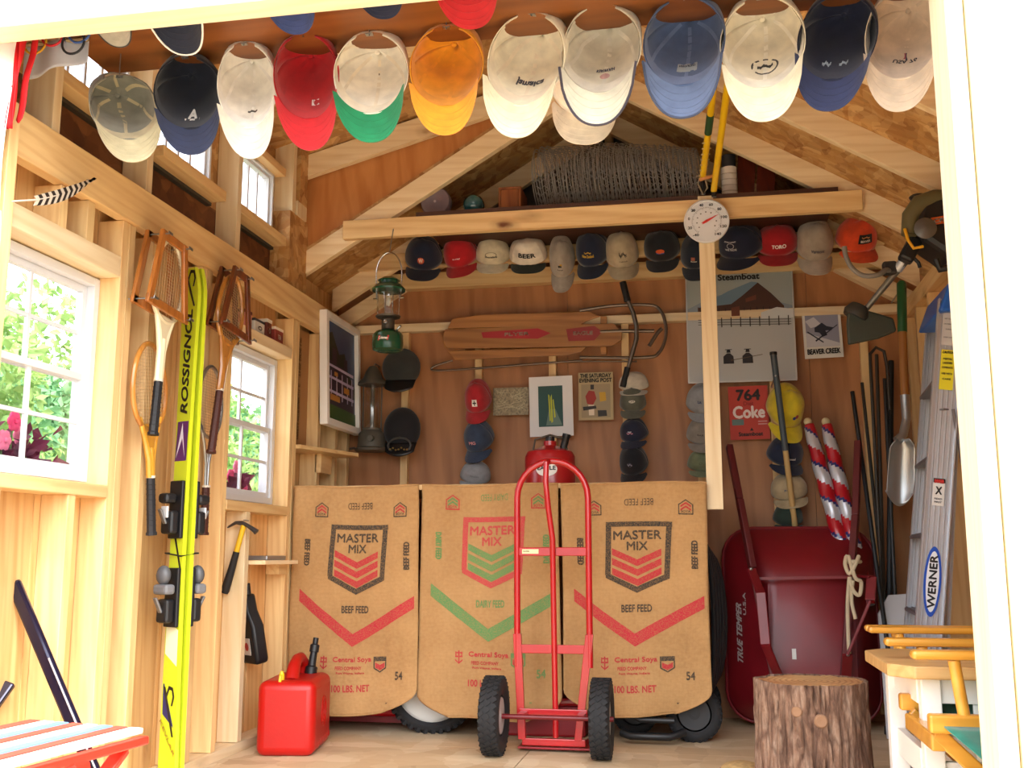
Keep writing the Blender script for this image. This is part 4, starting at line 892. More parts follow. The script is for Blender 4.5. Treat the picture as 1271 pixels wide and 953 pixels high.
press('dark stained wooden press with wing nuts around the racket near the far window', 288, 376, .065, .135, .130, .075, wood('press_dark', '7d3f1d', '54260f', 'z', knots=False, rough=.35, coat=.4), -.10)
racket('silver metal tennis racket with a brown grip between the skis and far window', (263, 455), (253, 664), .095, PL('a2a3a2', .3, .85), PL('b8b9b8', .3, .85), brg, hl=.27, dx=.03, metal=True, frac=(.4, .72))
# hammer on the stud near face
p = aty(306, 655, 4.028); t = thing('claw_hammer', 'claw hammer with a yellow and black fibre handle hanging on a wall stud', 'hammer', (p.x, 3.995, p.z)); t.rotation_euler = (0, math.radians(14), 0)
B().tube([(0, 0, .01), (0, 0, -.10)], .011, 10).build('handle', PL('e2b81e', .4), t, True)
B().tube([(0, 0, -.10), (0, 0, -.16), (-.003, 0, -.26), (-.004, 0, -.27)], [.013, .015, .018, .015], 10).build('grip', PL('1a1a1a', .7, bump=.2), t, True)
b = B(); b.tube([(.055, 0, -.004), (.062, 0, -.002), (.02, 0, .012), (-.01, 0, .016), (-.035, 0, .012), (-.06, 0, -.01), (-.066, 0, -.016)], [.014, .014, .010, .013, .009, .006, .003], 10, flat=.8); b.build('head', PL('5f6064', .35, .8), t, True)
B().tube([(0.0, .032, .03), (0, -.012, .03)], .003, 6).build('nail', steel, t, True)
# small shelf, bar and jug
p = aty(340, 700, 4.2)
b = B(); b.box(XS + .002, XL + .06, 4.10, 4.455, .735, .752); tag(b.build('small_shelf', pine_pale['y'], bevel=.002), 'narrow pine shelf between studs below the far window', 'shelf')
b = B(); b.box(XL - .05, XL + .01, 4.36, 4.455, .69, .7345); tag(b.build('shelf_cleat', pine['y'], bevel=.002), 'short wooden cleat screwed under the narrow pine shelf', 'cleat')
b = B(); b.box(XL - .04, XL + .05, 4.14, 4.34, .753, .772); tag(b.build('putty_knife', PL('a9aaac', .3, .8), bevel=.004), 'flat silver tool lying on the narrow pine shelf', 'tool')
p = aty(319, 790, 4.25); t = thing('oil_jug', 'black plastic jug with a narrow neck and small label hanging between studs', 'jug', (XS + .045, 4.24, p.z)); t.rotation_euler = (math.radians(10), 0, math.radians(-35))
b = B(); b.prism([(-.055, -.11), (.055, -.11), (.062, -.09), (.055, .05), (.02, .11), (.012, .18), (-.012, .18), (-.02, .11), (-.055, .03), (-.062, -.09)], lambda a, c, e: V((a, -.03 + e, c)), .06); b.build('body', black, t, True, bevel=.014)
b = B(); b.box(-.025, .025, -.0325, -.031, -.07, .0); lb_ = b.build('paper_label', PL('d8cfc4'), t); b = B(); b.grid(lambda u, v: V((.014 * v * math.cos(u * 2 * PI), -.034, -.035 + .018 * v * math.sin(u * 2 * PI))), 12, 2); b.build('printed_mark', PL('b0322c'), lb_)
B().tube([(0, 0, .18), (0, .0, .225)], .014, 10).build('cap', black, t, True)
# corner shelf with cleat
b = B(); q = [(XL - .085, 4.54), (XL - .085, 5.04), (XL + .13, 5.04), (XL + .15, 4.98), (XL + .02, 4.54)]; b.prism(q, lambda a, c, e: V((a, c, 1.262 + e)), .018); tag(b.build('corner_shelf', pine['y'], bevel=.002), 'tapered pine shelf between studs under the framed picture', 'shelf')
b = B(); b.box(XL - .01, XL + .022, 4.80, 4.95, 1.17, 1.2615); tag(b.build('shelf_cleat', pine['y'], bevel=.002), 'square wooden cleat under the tapered pine shelf', 'cleat')
# small boxes on the window header niche
for i, (y, wd_, h_, c_, c2, tx, lb) in enumerate(((4.00, .075, .075, 'c98a80', '5a2a2a', 'A', 'pinkish tin box at the near end above the far window'), (4.12, .10, .06, 'd8d6cf', '3a3a40', 'KODAK', 'long white carton with grey print above the far window'), (4.22, .05, .085, '6a3028', 'e8e0d0', 'X', 'small maroon tin with a pale disc above the far window'), (4.33, .09, .07, '8f3a32', 'e8dcc8', 'TEA', 'brown and red carton at the far end above the far window'))):
    z0 = 1.7155; t = thing('small_box', lb, 'box', (XL - .045, y, z0), 'little boxes above the far window')
    B().box(-.03, .03, -wd_ / 2, wd_ / 2, 0, h_).build('body', PL(c_, .5), t, bevel=.003); B().box(-.031, .031, -wd_ / 2 - .001, wd_ / 2 + .001, h_ * .82, h_ + .001).build('lid', PL(c2, .5), t, bevel=.002)
    b = B(); T(b, 'TEA' if tx == 'TEA' else 'A' if tx == 'A' else 'O', wd_ * .4, h_ * .3, lambda a, c, o=0: V((.032, a, h_ * .4 + c))); b.build('printed_mark', PL(c2, .5), t)
# cardboard sheet with faint print
b = B(); b.box(XS + .03, XS + .034, 4.56, 4.795, 1.285, 1.86); cb = b.build('cardboard_sheet', plain('cardboard', 'b08252', .9, bump=.1)); tag(cb, 'brown cardboard sheet with faint lettering between studs beside the far window', 'cardboard')
b = B()
for z, tx in ((1.72, 'THIS SIDE UP'), (1.52, 'FRAGILE'), (1.42, 'HANDLE WITH CARE')): T(b, tx, .22 if len(tx) > 8 else .16, .03, lambda a, c, o=0: V((XS + .0355, 4.68 + c, a * .9 + z)), rot=0)
b.build('lettering', PL('8a6238', .9), cb)
b = B(); b.box(XS + .001, XS + .06, 4.535, 4.556, 1.50, 1.85); tag(b.build('black_rail', black), 'thin black metal strip beside the cardboard sheet', 'strip')
# framed picture
t = thing('framed_picture', 'white framed picture of an illuminated building at night on the left wall', 'picture', (XL + .015, 5.0, 1.685)); t.rotation_euler = (0, math.radians(-2), 0)
b = B()
W2_, H2_ = .255, .285
fr_ = B(); 
for q in (((-W2_, H2_), (W2_, H2_), (W2_ - .035, H2_ - .035), (-W2_ + .035, H2_ - .035)), ((-W2_, -H2_), (W2_, -H2_), (W2_ - .035, -H2_ + .035), (-W2_ + .035, -H2_ + .035)), ((-W2_, H2_), (-W2_, -H2_), (-W2_ + .035, -H2_ + .035), (-W2_ + .035, H2_ - .035)), ((W2_, H2_), (W2_, -H2_), (W2_ - .035, -H2_ + .035), (W2_ - .035, H2_ - .035))):
    B().prism(q, lambda a, c, e: V((.045 - e, a, c)), .04).build('frame_rail', white, t, bevel=.003)
fnp = lambda a, c, o=0: V((.022 + o, a, c))
b = B(); pg(b, [(-.22, -.25), (.22, -.25), (.22, .25), (-.22, .25)], fnp, 0); pr = b.build('print', PL('25406e', .4), t)
def flat(par, nm, mt, polys, fn, off): 
    b = B()
    for i_, q in enumerate(polys):
        pg(b, q, fn, off)
        if len(polys) <= 4 and i_ < len(polys) - 1: b.build(nm, mt, par); b = B()
    return b.build(nm, mt, par)
flat(pr, 'printed_trees', PL('1d2a1a', .5), [[(-.22, -.1), (-.22, .17), (-.12, .2), (-.02, .1), (.06, .12), (.12, .02), (.22, -.04), (.22, -.1)]], fnp, .001)
flat(pr, 'printed_building', PL('3b2a3c', .5), [[(-.20, -.18), (-.20, .05), (-.12, .05), (-.12, .12), (-.06, .12), (-.06, .04), (.05, .04), (.05, .09), (.1, .09), (.1, -.02), (.2, -.02), (.2, -.18)]], fnp, .002)
flat(pr, 'printed_lights', PL('c9bfe0', .5), [[(-.19, z), (.19, z - .01), (.19, z + .006), (-.19, z + .012)] for z in (-.04, .02, -.11)] + [[(x, -.14), (x + .012, -.14), (x + .012, .0), (x, .0)] for x in (-.15, -.07, .01, .09, .16)], fnp, .003)
flat(pr, 'printed_glow', PL('c98a40', .5), [[(-.16, -.15), (-.02, -.15), (-.02, -.12), (-.16, -.12)], [(.04, -.09), (.12, -.09), (.12, -.06), (.04, -.06)], [(-.1, -.02), (-.05, -.02), (-.05, .0), (-.1, .0)]], fnp, .004)
flat(pr, 'printed_lawn', PL('3d5c2a', .5), [[(-.22, -.25), (.22, -.25), (.22, -.18), (-.22, -.17)]], fnp, .0025)
# ------------------------------------------------ LANTERNS
p0 = aty(487, 312, 4.50); pb = aty(481, 436, 4.50)
t = thing('camping_lantern', 'green camping lantern with a clear glass globe hanging from the tie beam', 'lantern', (pb.x, 4.50, pb.z))
grn = plain('green_enamel', '0f4a34', .25, coat=.6); chrome = PL('c8c8c4', .18, 1)
B().lathe([(.055, 0), (.068, .006), (.072, .03), (.070, .075), (.055, .092), (.03, .098), (0, .098)], 32).build('fuel_tank', grn, t, True)
B().lathe([(.026, .099), (.030, .102), (.030, .15), (.024, .155), (.055, .158), (.058, .165), (.03, .17), (0, .17)], 24).build('collar', dsteel, t, True)
gk = N('lantern_glass'); gk.n.remove(gk.b); tr = gk.new('BsdfTransparent'); tr.inputs[0].default_value = (.94, .95, .94, 1); gl = gk.new('BsdfGlossy'); gl.inputs['Roughness'].default_value = .05; mx = gk.new('MixShader'); mx.inputs[0].default_value = .12
gk.l(tr.outputs[0], mx.inputs[1]); gk.l(gl.outputs[0], mx.inputs[2]); gk.l(mx.outputs[0], gk.n['Material Output'].inputs[0]); lglass = gk.m
B().lathe([(.049, .17), (.054, .19), (.054, .265), (.05, .285)], 32).build('globe', lglass, t, True)
B().lathe([(.076, .284), (.078, .292), (.06, .312), (.045, .318), (.045, .330), (.052, .334), (.03, .348), (0, .350)], 32).build('ventilator', grn, t, True)
B().ell((.0, 0, .235), (.012, .012, .022), 10, 8).build('mantle', PL('e8e4d8', .8), t, True)
B().tube([(.02, 0, .17), (.02, 0, .28)], .003, 6).build('burner_tube', chrome, t, True)
B().tube([(-.02, .01, .17), (-.02, .01, .28)], .003, 6).build('burner_tube', chrome, t, True)
B().tube([(-.058, 0, .245)] + [(-.062 * math.cos(a), 0, .36 + .11 * math.sin(a)) for a in [PI * i / 16 for i in range(17)]] + [(.058, 0, .245)], .0028, 8).build('bail_handle', chrome, t, True)
b = B(); b.tube([(-.074, 0, .25), (-.056, 0, .25)], .004, 6); b.tube([(.074, 0, .25), (.056, 0, .25)], .004, 6); b.build('bail_pivot', chrome, t, True)
for x in (-.05, .05): B().tube([(x, 0, .165), (x * 1.06, 0, .285)], .002, 6).build('guard_wire', chrome, t, True)
fn = lambda a, c, o=0: V(((.0725 + o) * math.sin(a / .072), -(.0725 + o) * math.cos(a / .072), c + .05))
b = B(); pg(b, [(-.026, -.011), (.022, -.011), (.028, .011), (-.022, .011)], fn, .0005); lb_ = b.build('badge', PL('c9281f', .4), t); b = B(); T(b, 'Coleman', .042, .013, fn, off=.0015); b.build('lettering', PL('f0ece4', .4), lb_)
B().lathe([(.010, 0), (.012, .004), (.009, .02), (0, .021)], 12, M.Rotation(PI / 2, 3, 'X'), (.0, -.028, .13)).build('valve_knob', chrome, t, True)
B().tube([(.045, -.03, .085), (.075, -.05, .105)], .005, 8).build('pump', chrome, t, True)
B().tube([(0, 0, .47), (.004, .0, .49), (.0, .02, .52), (0, .055, 2.30 - pb.z)], .0025, 6).build('hook', steel, t, True)
p = aty(461, 560, 5.20); t = thing('old_lantern', 'tall grey metal lantern hanging on the back wall beside the flat caps', 'lantern', (p.x, 5.20, p.z)); gm = PL('5c5a52', .55, .3)
B().lathe([(.085, 0), (.09, .012), (.075, .02), (.07, .09), (.05, .11), (.05, .12), (0, .12)], 28).build('tank', gm, t, True)
B().lathe([(.035, .12), (.042, .16), (.04, .30), (.032, .36)], 24).build('globe', lglass, t, True)
B().lathe([(.080, .35), (.078, .362), (.05, .39), (.04, .42), (.02, .45), (0, .455)], 28).build('hood', gm, t, True)
B().tube([(0, 0, .12), (0, 0, .36)], .012, 8).build('burner_tube', gm, t, True)
for x in (-.05, .05): B().tube([(x, 0, .11), (x, 0, .36)], .004, 6).build('guard_wire', gm, t, True)
B().lathe([(.016, 0), (.016, .03), (0, .03)], 12, M.Rotation(PI / 2, 3, 'X'), (.02, -.06, .06)).build('knob', gm, t, True)
B().tube([(-.09, 0, .02), (-.12, 0, .015)], .006, 8).build('filler_lever', gm, t, True); B().tube([(0, 0, .45), (0, .03, .47), (0, .11, .47)], .003, 6).build('hook', steel, t, True)
# ------------------------------------------------ THERMOMETER STRIP
p1 = aty(876, 300, 4.53); p2 = aty(891, 632, 4.53)
b = B(); b.box(-.034, .034, -.009, .009, p2.z, 2.36); o = b.build('hanging_strip', pine_pale['z'], bevel=.002); o.location = ((p1.x + p2.x) / 2 - .003, 4.541, 0); tag(o, 'narrow pale wooden strip hanging down from the tie beam behind the dial', 'strip')
c = aty(877, 275, 4.52); t = thing('dial_thermometer', 'round white dial thermometer with a red pointer at the top of the hanging strip', 'thermometer', c)
MX = M.Rotation(PI / 2, 3, 'X')
B().lathe([(.098, -.008), (.100, .0), (.099, .010), (.094, .012), (.092, .006), (0, .006)], 48, MX).build('dial', PL('dfe2e6', .4), t, True)
fn = lambda a, c_, o=0: V((a, -.0065 - o * .5, c_))
b = B()
for i, n_ in enumerate((-40, -20, 0, 20, 40, 60, 80, 100, 120, 140)):
    a = math.radians(232 - i * 284 / 9.0); T(b, str(n_).replace('-20', '20'), .009 * len(str(n_).replace('-20', '20')), .013, fn, (.078 * math.cos(a), .078 * math.sin(a)), off=.002)
b.build('dial_numbers', black, t)
b = B()
for i in range(46):
    a = math.radians(232 - i * 284 / 45.0); r0 = .056 if i % 5 == 0 else .060; ca, sa = math.cos(a), math.sin(a)
    b.add([fn(r * ca - q * sa, r * sa + q * ca, .001) for r, q in ((r0, -.0007), (.066, -.0007), (.066, .0007), (r0, .0007))], [(0, 1, 2, 3)])
    if i % 5 == 2: b.add([fn(r * ca - q * sa, r * sa + q * ca, .001) for r, q in ((.040, -.0025), (.045, -.0025), (.045, .0025), (.040, .0025))], [(0, 1, 2, 3)])
b.build('dial_marks', black, t)
a = math.radians(28); ca, sa = math.cos(a), math.sin(a)
b = B(); b.add([fn(r * ca - q * sa, r * sa + q * ca, .006) for r, q in ((-.026, -.004), (.0, -.006), (.062, 0), (.0, .006), (-.026, .004), (-.018, 0))], [(0, 1, 2, 3, 4, 5)]); b.build('pointer', PL('d8322c', .4), t)
B().lathe([(.005, 0), (.004, .004), (0, .005)], 12, MX, (0, -.007, 0)).build('hub', PL('b02a24', .4), t, True)
# ------------------------------------------------ LOFT ITEMS
LZ = 2.373
c = aty(768, 200, 4.78); t = thing('wire_fencing_roll', 'large roll of grey chicken wire lying on the loft above the tie beam', 'wire roll', (c.x, 4.80, LZ))
wirem = PL('a5a5a2', .45, .5); x0 = aty(672, 200, 4.80).x - c.x; x1 = aty(866, 200, 4.80).x - c.x; r0 = .18
for k_ in range(78):
    x = x0 + (x1 - x0) * k_ / 77 + R.uniform(-.006, .006); rr = r0 * (1 - .28 * max(0, k_ / 77 - .45)) * R.uniform(.93, 1.03)
    b = B(); sl_ = R.uniform(-.05, .05); b.tube([(x + .022 * math.cos(a + .6) + sl_ * .2 * math.sin(a), rr * math.cos(a), rr + .004 + rr * math.sin(a)) for a in [2 * PI * i / 30 for i in range(30)]], .0022, 4, closed=True); b.build('wire_turn', wirem, t)
b = B()
for lay in (1.0, .93, .86):
  for k_ in range(34):
    a0 = 2 * PI * k_ / 34
    pts = []
    for i in range(41):
        f = i / 40; rr = r0 * lay * (1 - .28 * max(0, f - .45)); a = a0 + (.09 if i % 2 else 0)
        pts.append((x0 + (x1 - x0) * f, rr * math.cos(a), r0 * (1 - .28 * max(0, f - .45)) + .004 + rr * math.sin(a)))
    b.tube(pts, .0012, 3, cap=False)
m_ = b.build('wire_netting', wirem, t); m_['kind'] = 'stuff'
B().tube([(x0 - .09, -.05, .06), (x0 + .03, -.05, .055)], .003, 6).build('loose_wire', chrome, t, True)
def loft(name, label, cat, px, py, Y, fnb):
    c = aty(px, py, Y); t = thing(name, label, cat, (c.x, Y, LZ)); fnb(t, c.z - LZ); return t
loft('round_speaker', 'mauve grey disc shaped canister on the left end of the loft', 'canister', 542, 248, 4.66, lambda t, z: (B().lathe([(.07, 0), (.074, .006), (.074, .04), (.068, .05), (.03, .052), (.02, .046), (0, .048)], 32, M.Rotation(PI / 2, 3, 'X'), (0, .02, .075)).build('body', PL('74646a', .45), t, True), B().tube([(0, -.03, .075), (0, -.034, .075)], .006, 8).build('knob', PL('b8a8ac', .4), t, True)))
loft('glass_float', 'teal glass ball between the mauve canister and the wooden box', 'glass ball', 588, 246, 4.66, lambda t, z: (B().ell((0, 0, .055), (.052, .052, .052), 20, 12).build('ball', plain('teal_glass', '1f5a60', .08, coat=1), t, True), B().tube([(-.09, .02, .01), (-.04, .02, .05), (.0, .02, .1)], .004, 6).build('cord', PL('3a4a44', .7), t, True)))
def wbx(t, z):
    for q in (((-.055, .055), (0, .012)), ((-.055, .055), (.135, .147))): B().box(q[0][0], q[0][1], -.03, .15, q[1][0], q[1][1]).build('panel', pine_dk, t, bevel=.002)
    for x in (-.055, .043): B().box(x, x + .012, -.03, .15, .013, .134).build('panel', pine_dk, t, bevel=.002)
    B().box(-.042, .042, -.028, -.018, .013, .134).build('front_panel', pine_dk, t, bevel=.002)
pine_dk = wood('cedar', 'a5602c', '7c3f1a', 'z', knots=False)
loft('wooden_box', 'small reddish wooden box standing left of the wire roll', 'box', 634, 232, 4.72, wbx)
def bucket(t, z):
    b = B(); b.lathe([(.085, 0), (.09, .12), (.094, .125), (.094, .13)], 28); b.build('body', PL('4a4f52', .5), t, True); B().tube([(-.09, 0, .12), (-.06, -.06, .16), (0, -.09, .17), (.06, -.06, .16), (.09, 0, .12)], .003, 6).build('handle', steel, t, True)
loft('plastic_bucket', 'dark grey bucket with a wire handle under the left end of the wire roll', 'bucket', 700, 245, 5.15, bucket)
def proll(t, z):
    B().lathe([(.036, 0), (.036, .17), (.012, .171), (0, .171)], 24).build('roll', PL('d8d4ca', .8, bump=.3), t, True); B().lathe([(.030, .172), (.032, .23), (.012, .235), (0, .235)], 20).build('core', PL('26262a', .6), t, True)
    for i in range(5): B().tube([(.0365 * math.cos(a), .0365 * math.sin(a), .03 + i * .028 + .006 * math.sin(a)) for a in [2 * PI * k_ / 16 for k_ in range(16)]], .002, 4, closed=True).build('winding', PL('b8b2a4', .8), t, True)
loft('twine_roll', 'white roll of twine standing beside the yellow poles on the loft', 'twine roll', 905, 215, 4.70, proll)
dred = wood('mahogany_board', '6e2a18', '481a10', 'z', knots=False, rough=.4)
for k_, (px, lb) in enumerate(((927, 'dark red board leaning in the loft beside the twine roll'), (952, 'dark red board leaning right of its twin in the loft'))):
    c0 = aty(px - 4, 240, 4.78); c1 = aty(px + 5, 145, 4.78); b = B(); b.bar(V((0, 0, .0)), V((c1.x - c0.x, .10, .55)), .082, .02, (0, -1, 0)); o = b.build('dark_board', dred, bevel=.002); o.location = (c0.x, 4.72 + .0, LZ + .008); tag(o, lb, 'board', 'dark red boards in the loft')
# yellow poles running forward under the ridge
yp = PL('e8c012', .35)
a0 = aty(886, 236, 4.46); a1 = aty(909, 62, 3.50); c0_ = aty(872, 222, 4.46); c1_ = aty(893, 50, 3.55)
t = thing('extension_pole', 'yellow telescopic pole slanting up towards the front, right one of two', 'pole', a0, 'yellow poles above the thermometer')
B().tube([(0, 0, 0), a1 - a0], .014, 12).build('pole', yp, t, True); B().tube([(0, 0, -.03), (0, 0, 0)], .011, 10).build('tip', black, t, True)
t = thing('pruning_pole', 'yellow pole with a green band and rope winding, left one of two', 'pole', c0_, 'yellow poles above the thermometer'); d = c1_ - c0_
B().tube([(0, 0, 0), d], .014, 12).build('pole', yp, t, True); B().tube([d * .38, d * .52], .0155, 12).build('band', PL('1f4a2c', .5), t, True)
for k_ in range(7): q = d * (.03 + .045 * k_); B().tube([q + V((.017 * math.cos(a), .017 * math.sin(a), .005 * math.sin(a))) for a in [2 * PI * i / 12 for i in range(12)]], .0035, 5, closed=True).build('rope_turn', PL('c8b484', .9), t, True)
B().tube([q_ for q_ in ((-.01, -.01, .02), (-.02, -.02, -.03), (0, -.02, -.08), (.02, -.02, -.05), (.01, -.02, .0))], .004, 6).build('cord_loop', PL('8a8270', .9), t, True)
B().bar((-.015, -.03, -.015), (.065, -.03, .005), .014, .014).build('toggle', PL('c98a50', .6), t, bevel=.004)
B().tube([(0, 0, -.0), (0.0, .0, -.07)], .012, 8).build('saw_head', black, t, True)
# ------------------------------------------------ SLED on the back wall
YS = 5.235
def sp(px, py): p = aty(px, py, YS); return p
c = sp(660, 418); t = thing('wooden_sled', 'old wooden sled with steel runners hung sideways on the back wall', 'sled', c)
L2 = lambda px, py: (sp(px, py).x - c.x, sp(px, py).z - c.z)
sw = wood('sled_ash', 'b07a40', '7d4f26', 'x', gs=7, knots=False, rough=.45, coat=.2)
FNS = lambda a, b_, e: V((a, -.012 + e, b_))
def slat(nm, pts, dy=0): return B().prism([L2(*q) for q in pts], lambda a, b_, e: V((a, -.012 + e + dy, b_)), .014).build(nm, sw, t, bevel=.003)
slat('slat', [(562, 396), (600, 391), (732, 387), (745, 393), (728, 399), (720, 404), (556, 408)])
mid_ = slat('slat', [(550, 418), (553, 409), (740, 402), (762, 402), (772, 412), (772, 422), (760, 430), (556, 433), (551, 427)])
slat('slat', [(556, 436), (728, 431), (722, 437), (706, 441), (565, 447)])
slat('slat', [(560, 410), (570, 398), (580, 394), (574, 420), (580, 444), (566, 446), (551, 430), (550, 418)], .016)
for px in (600, 690, 745): slat('cross_slat', [(px, 392), (px + 8, 392), (px + 8, 440), (px, 440)], .018)
b = B(); pg(b, [L2(598, 413), L2(668, 408), L2(684, 414), L2(668, 421), L2(600, 420)], lambda a, c_, o=0: V((a, -.0130, c_)), 0); b.build('painted_flash', PL('a8242a', .5), mid_)
b = B(); pg(b, [L2(703, 409), L2(738, 405), L2(748, 412), L2(738, 423), L2(706, 424)], lambda a, c_, o=0: V((a, -.0130, c_)), 0); b.build('painted_flash', PL('93302c', .5), mid_)
b = B(); T(b, 'FLYER', .13, .018, lambda a, c_, o=0: V((L2(642, 415)[0] + a, -.0140, L2(642, 415)[1] + c_))); T(b, 'EAGLE', .10, .020, lambda a, c_, o=0: V((L2(724, 414)[0] + a, -.0140, L2(724, 414)[1] + c_))); b.build('lettering', PL('d8c8ae', .5), mid_)
rs = PL('6e6258', .4, .7)
def rt_(nm, pts, r, y=.02): B().tube(smooth([V((L2(*q)[0], y, L2(*q)[1])) for q in pts]), r, 8).build(nm, rs, t, True)
rt_('runner', [(720, 386), (760, 380), (806, 379), (820, 386), (826, 402), (826, 420), (818, 438), (800, 444), (720, 444)], .0085, -.01)
rt_('runner', [(722, 446), (640, 452), (560, 458), (535, 458), (538, 453), (560, 446)], .006, .03)
rt_('brace', [(745, 412), (776, 411), (812, 411)], .010, -.005); rt_('brace', [(806, 430), (816, 414), (822, 408)], .010, -.01); rt_('brace', [(560, 458), (690, 448), (790, 447)], .0045, .035)
B().tube([V((0, .0, 0)), V((0, .03, 0))], .004, 6).build('nail', steel, t); B().tube([V((L2(570, 400)[0], .015, L2(570, 400)[1])), V((L2(570, 400)[0], .070, L2(570, 400)[1]))], .004, 6).build('nail', steel, t)
# curved bar with grips
c = aty(783, 415, 5.12); t = thing('draw_knife', 'curved steel bar tool with black grips at both ends hanging in front of the sled', 'hand tool', c)
q_ = lambda px, py, dy=0: V((aty(px, py, 5.12).x - c.x, dy, aty(px, py, 5.12).z - c.z))
B().tube([q_(779, 372), q_(786, 388), q_(790, 405), q_(790, 420), q_(785, 438), q_(779, 458)], [.010, .011, .012, .012, .011, .010], 10).build('blade', PL('77726a', .35, .8), t, True)
B().tube([q_(773, 350), q_(779, 374)], .017, 10).build('grip', PL('141414', .6), t, True); B().tube([q_(779, 456), q_(773, 480)], .015, 10).build('grip', PL('141414', .6), t, True)
B().tube([q_(780, 374), q_(781, 374, .13)], .004, 6).build('nail', steel, t)
# ------------------------------------------------ POSTERS AND PAPERS
def sheet(name, label, cat, x0, y0, x1, y1, col, Y=5.264, group=None, rotp=0, th=.003):
    """rect by pixels; returns root mesh and fn(px, py) -> local, layer"""
    p = aty((x0 + x1) / 2, (y0 + y1) / 2, Y); w_ = aty(x1, (y0 + y1) / 2, Y).x - aty(x0, (y0 + y1) / 2, Y).x; h_ = aty(x0, y0, Y).z - aty(x0, y1, Y).z
    b = B(); b.box(-w_ / 2, w_ / 2, 0, th, -h_ / 2, h_ / 2); o = b.build(name, col if not isinstance(col, str) else PL(col, .7)); o.location = p; o.rotation_euler = (0, math.radians(rotp), 0)
    tag(o, label, cat, group)
    g = lambda u, v: ((u - .5) * w_, (.5 - v) * h_)     # u, v in 0..1, v downward
    fn = lambda a, c_, o_=0: V((a, -o_, c_))
    def poly(nm, mt, *ps, lay=1): 
        b = B()
        for i_, q in enumerate(ps):
            b.add([fn(*g(u, v), .0006 * lay) for u, v in q], [tuple(range(len(q)))])
            if len(ps) <= 4 and i_ < len(ps) - 1: b.build(nm, PL(mt, .6), o); b = B()
        return b.build(nm, PL(mt, .6) if isinstance(mt, str) else mt, o)
    def txt(s_, u, v, wu, hv, mt, lay=6, **k_): 
        b = B(); T(b, s_, wu * w_, hv * h_, lambda a, c_, o_=0: fn(a, c_, .0006 * lay + o_ * .4), g(u, v), **k_); return b.build('lettering', PL(mt, .6), o)
    B().tube([(0, .0035, h_ / 2 - .01), (0, 5.3125 - Y, h_ / 2 - .01)], .002, 5).build('nail', steel, o)
    return o, poly, txt
o, P_, X_ = sheet('barn_poster', 'large framed winter poster of a barn and two riders in snow lettered Steamboat', 'poster', 853, 322, 984, 471, plain('snow_print', 'b9bfc0', .35))
P_('printed_sky', '9fa8a6', [(.0, 0), (1, 0), (1, .42), (0, .42)]); P_('printed_ridge', '8795a0', [(0, .40), (.25, .30), (.5, .27), (1, .40), (1, .46), (0, .46)], lay=1.6)
P_('printed_roof', '6f8a9e', [(.10, .39), (.40, .26), (.62, .19), (.68, .20), (.52, .31), (.42, .37), (.10, .39)], lay=2.4)
P_('printed_barn', '4a2f26', [(.10, .385), (.42, .37), (.52, .30), (.68, .20), (.80, .29), (.92, .40), (.92, .46), (.10, .48)], lay=2)
P_('printed_boards', '2f201b', *[[(.12 + .06 * i, .40), (.128 + .06 * i, .40), (.128 + .06 * i, .47), (.12 + .06 * i, .47)] for i in range(13)], lay=3); P_('printed_doors', '6b3b2c', [(.42, .40), (.50, .39), (.50, .47), (.42, .47)], [(.56, .33), (.66, .30), (.66, .34), (.56, .36)], lay=3.4)
P_('printed_snowdrift', 'd3d8d8', [(.70, .45), (.85, .41), (1, .43), (1, .50), (.70, .50)], lay=3.8)
P_('printed_fence', '3c3a3c', *([[(.10, .49 + .02 * k_), (.98, .51 + .02 * k_), (.98, .515 + .02 * k_), (.10, .495 + .02 * k_)] for k_ in range(3)] + [[(.14 + .09 * i, .48), (.15 + .09 * i, .48), (.15 + .09 * i, .56), (.14 + .09 * i, .56)] for i in range(10)]), lay=4)
for ux in (.38, .56):
    P_('printed_rider', '26262c', [(ux - .05, .86), (ux - .05, .80), (ux - .015, .775), (ux + .015, .775), (ux + .045, .80), (ux + .05, .86)], [(ux - .02, .77), (ux - .015, .745), (ux + .015, .745), (ux + .02, .77)], [(ux - .035, .748), (ux + .035, .748), (ux + .03, .742), (ux - .03, .742)], lay=4)
P_('printed_ski_poles', '5a4a3a', [(.40, .83), (.70, .79), (.70, .795), (.40, .836)], lay=5)
X_('Steamboat', .50, .145, .40, .055, '1a1a1c', bold=.05)
P_('printed_figure', '1a1a1c', [(.55, .125), (.53, .09), (.56, .10), (.58, .075), (.585, .10), (.61, .095), (.58, .125)], lay=6)
b = B(); w2 = abs(aty(984, 400, 5.264).x - aty(853, 400, 5.264).x) / 2; h2 = (aty(853, 322, 5.264).z - aty(853, 471, 5.264).z) / 2
for q in ((-w2 - .006, w2 + .006, h2, h2 + .007), (-w2 - .006, w2 + .006, -h2 - .007, -h2), (-w2 - .007, -w2, -h2, h2), (w2, w2 + .007, -h2, h2)): B().box(q[0], q[1], -.006, .005, q[2], q[3]).build('frame_rail', PL('c9cbc8', .4, .5), o)
o, P_, X_ = sheet('ski_poster', 'small white bordered poster of a skier lettered Beaver Creek', 'poster', 997, 386, 1045, 444, 'dcdcd6', rotp=-1.5)
P_('printed_scene', '8f93a8', [(.07, .05), (.93, .05), (.93, .76), (.07, .76)]); P_('printed_slope', 'c3c6cf', [(.07, .76), (.07, .45), (.93, .70), (.93, .76)], [(.07, .2), (.3, .12), (.5, .3), (.2, .35)], lay=2)
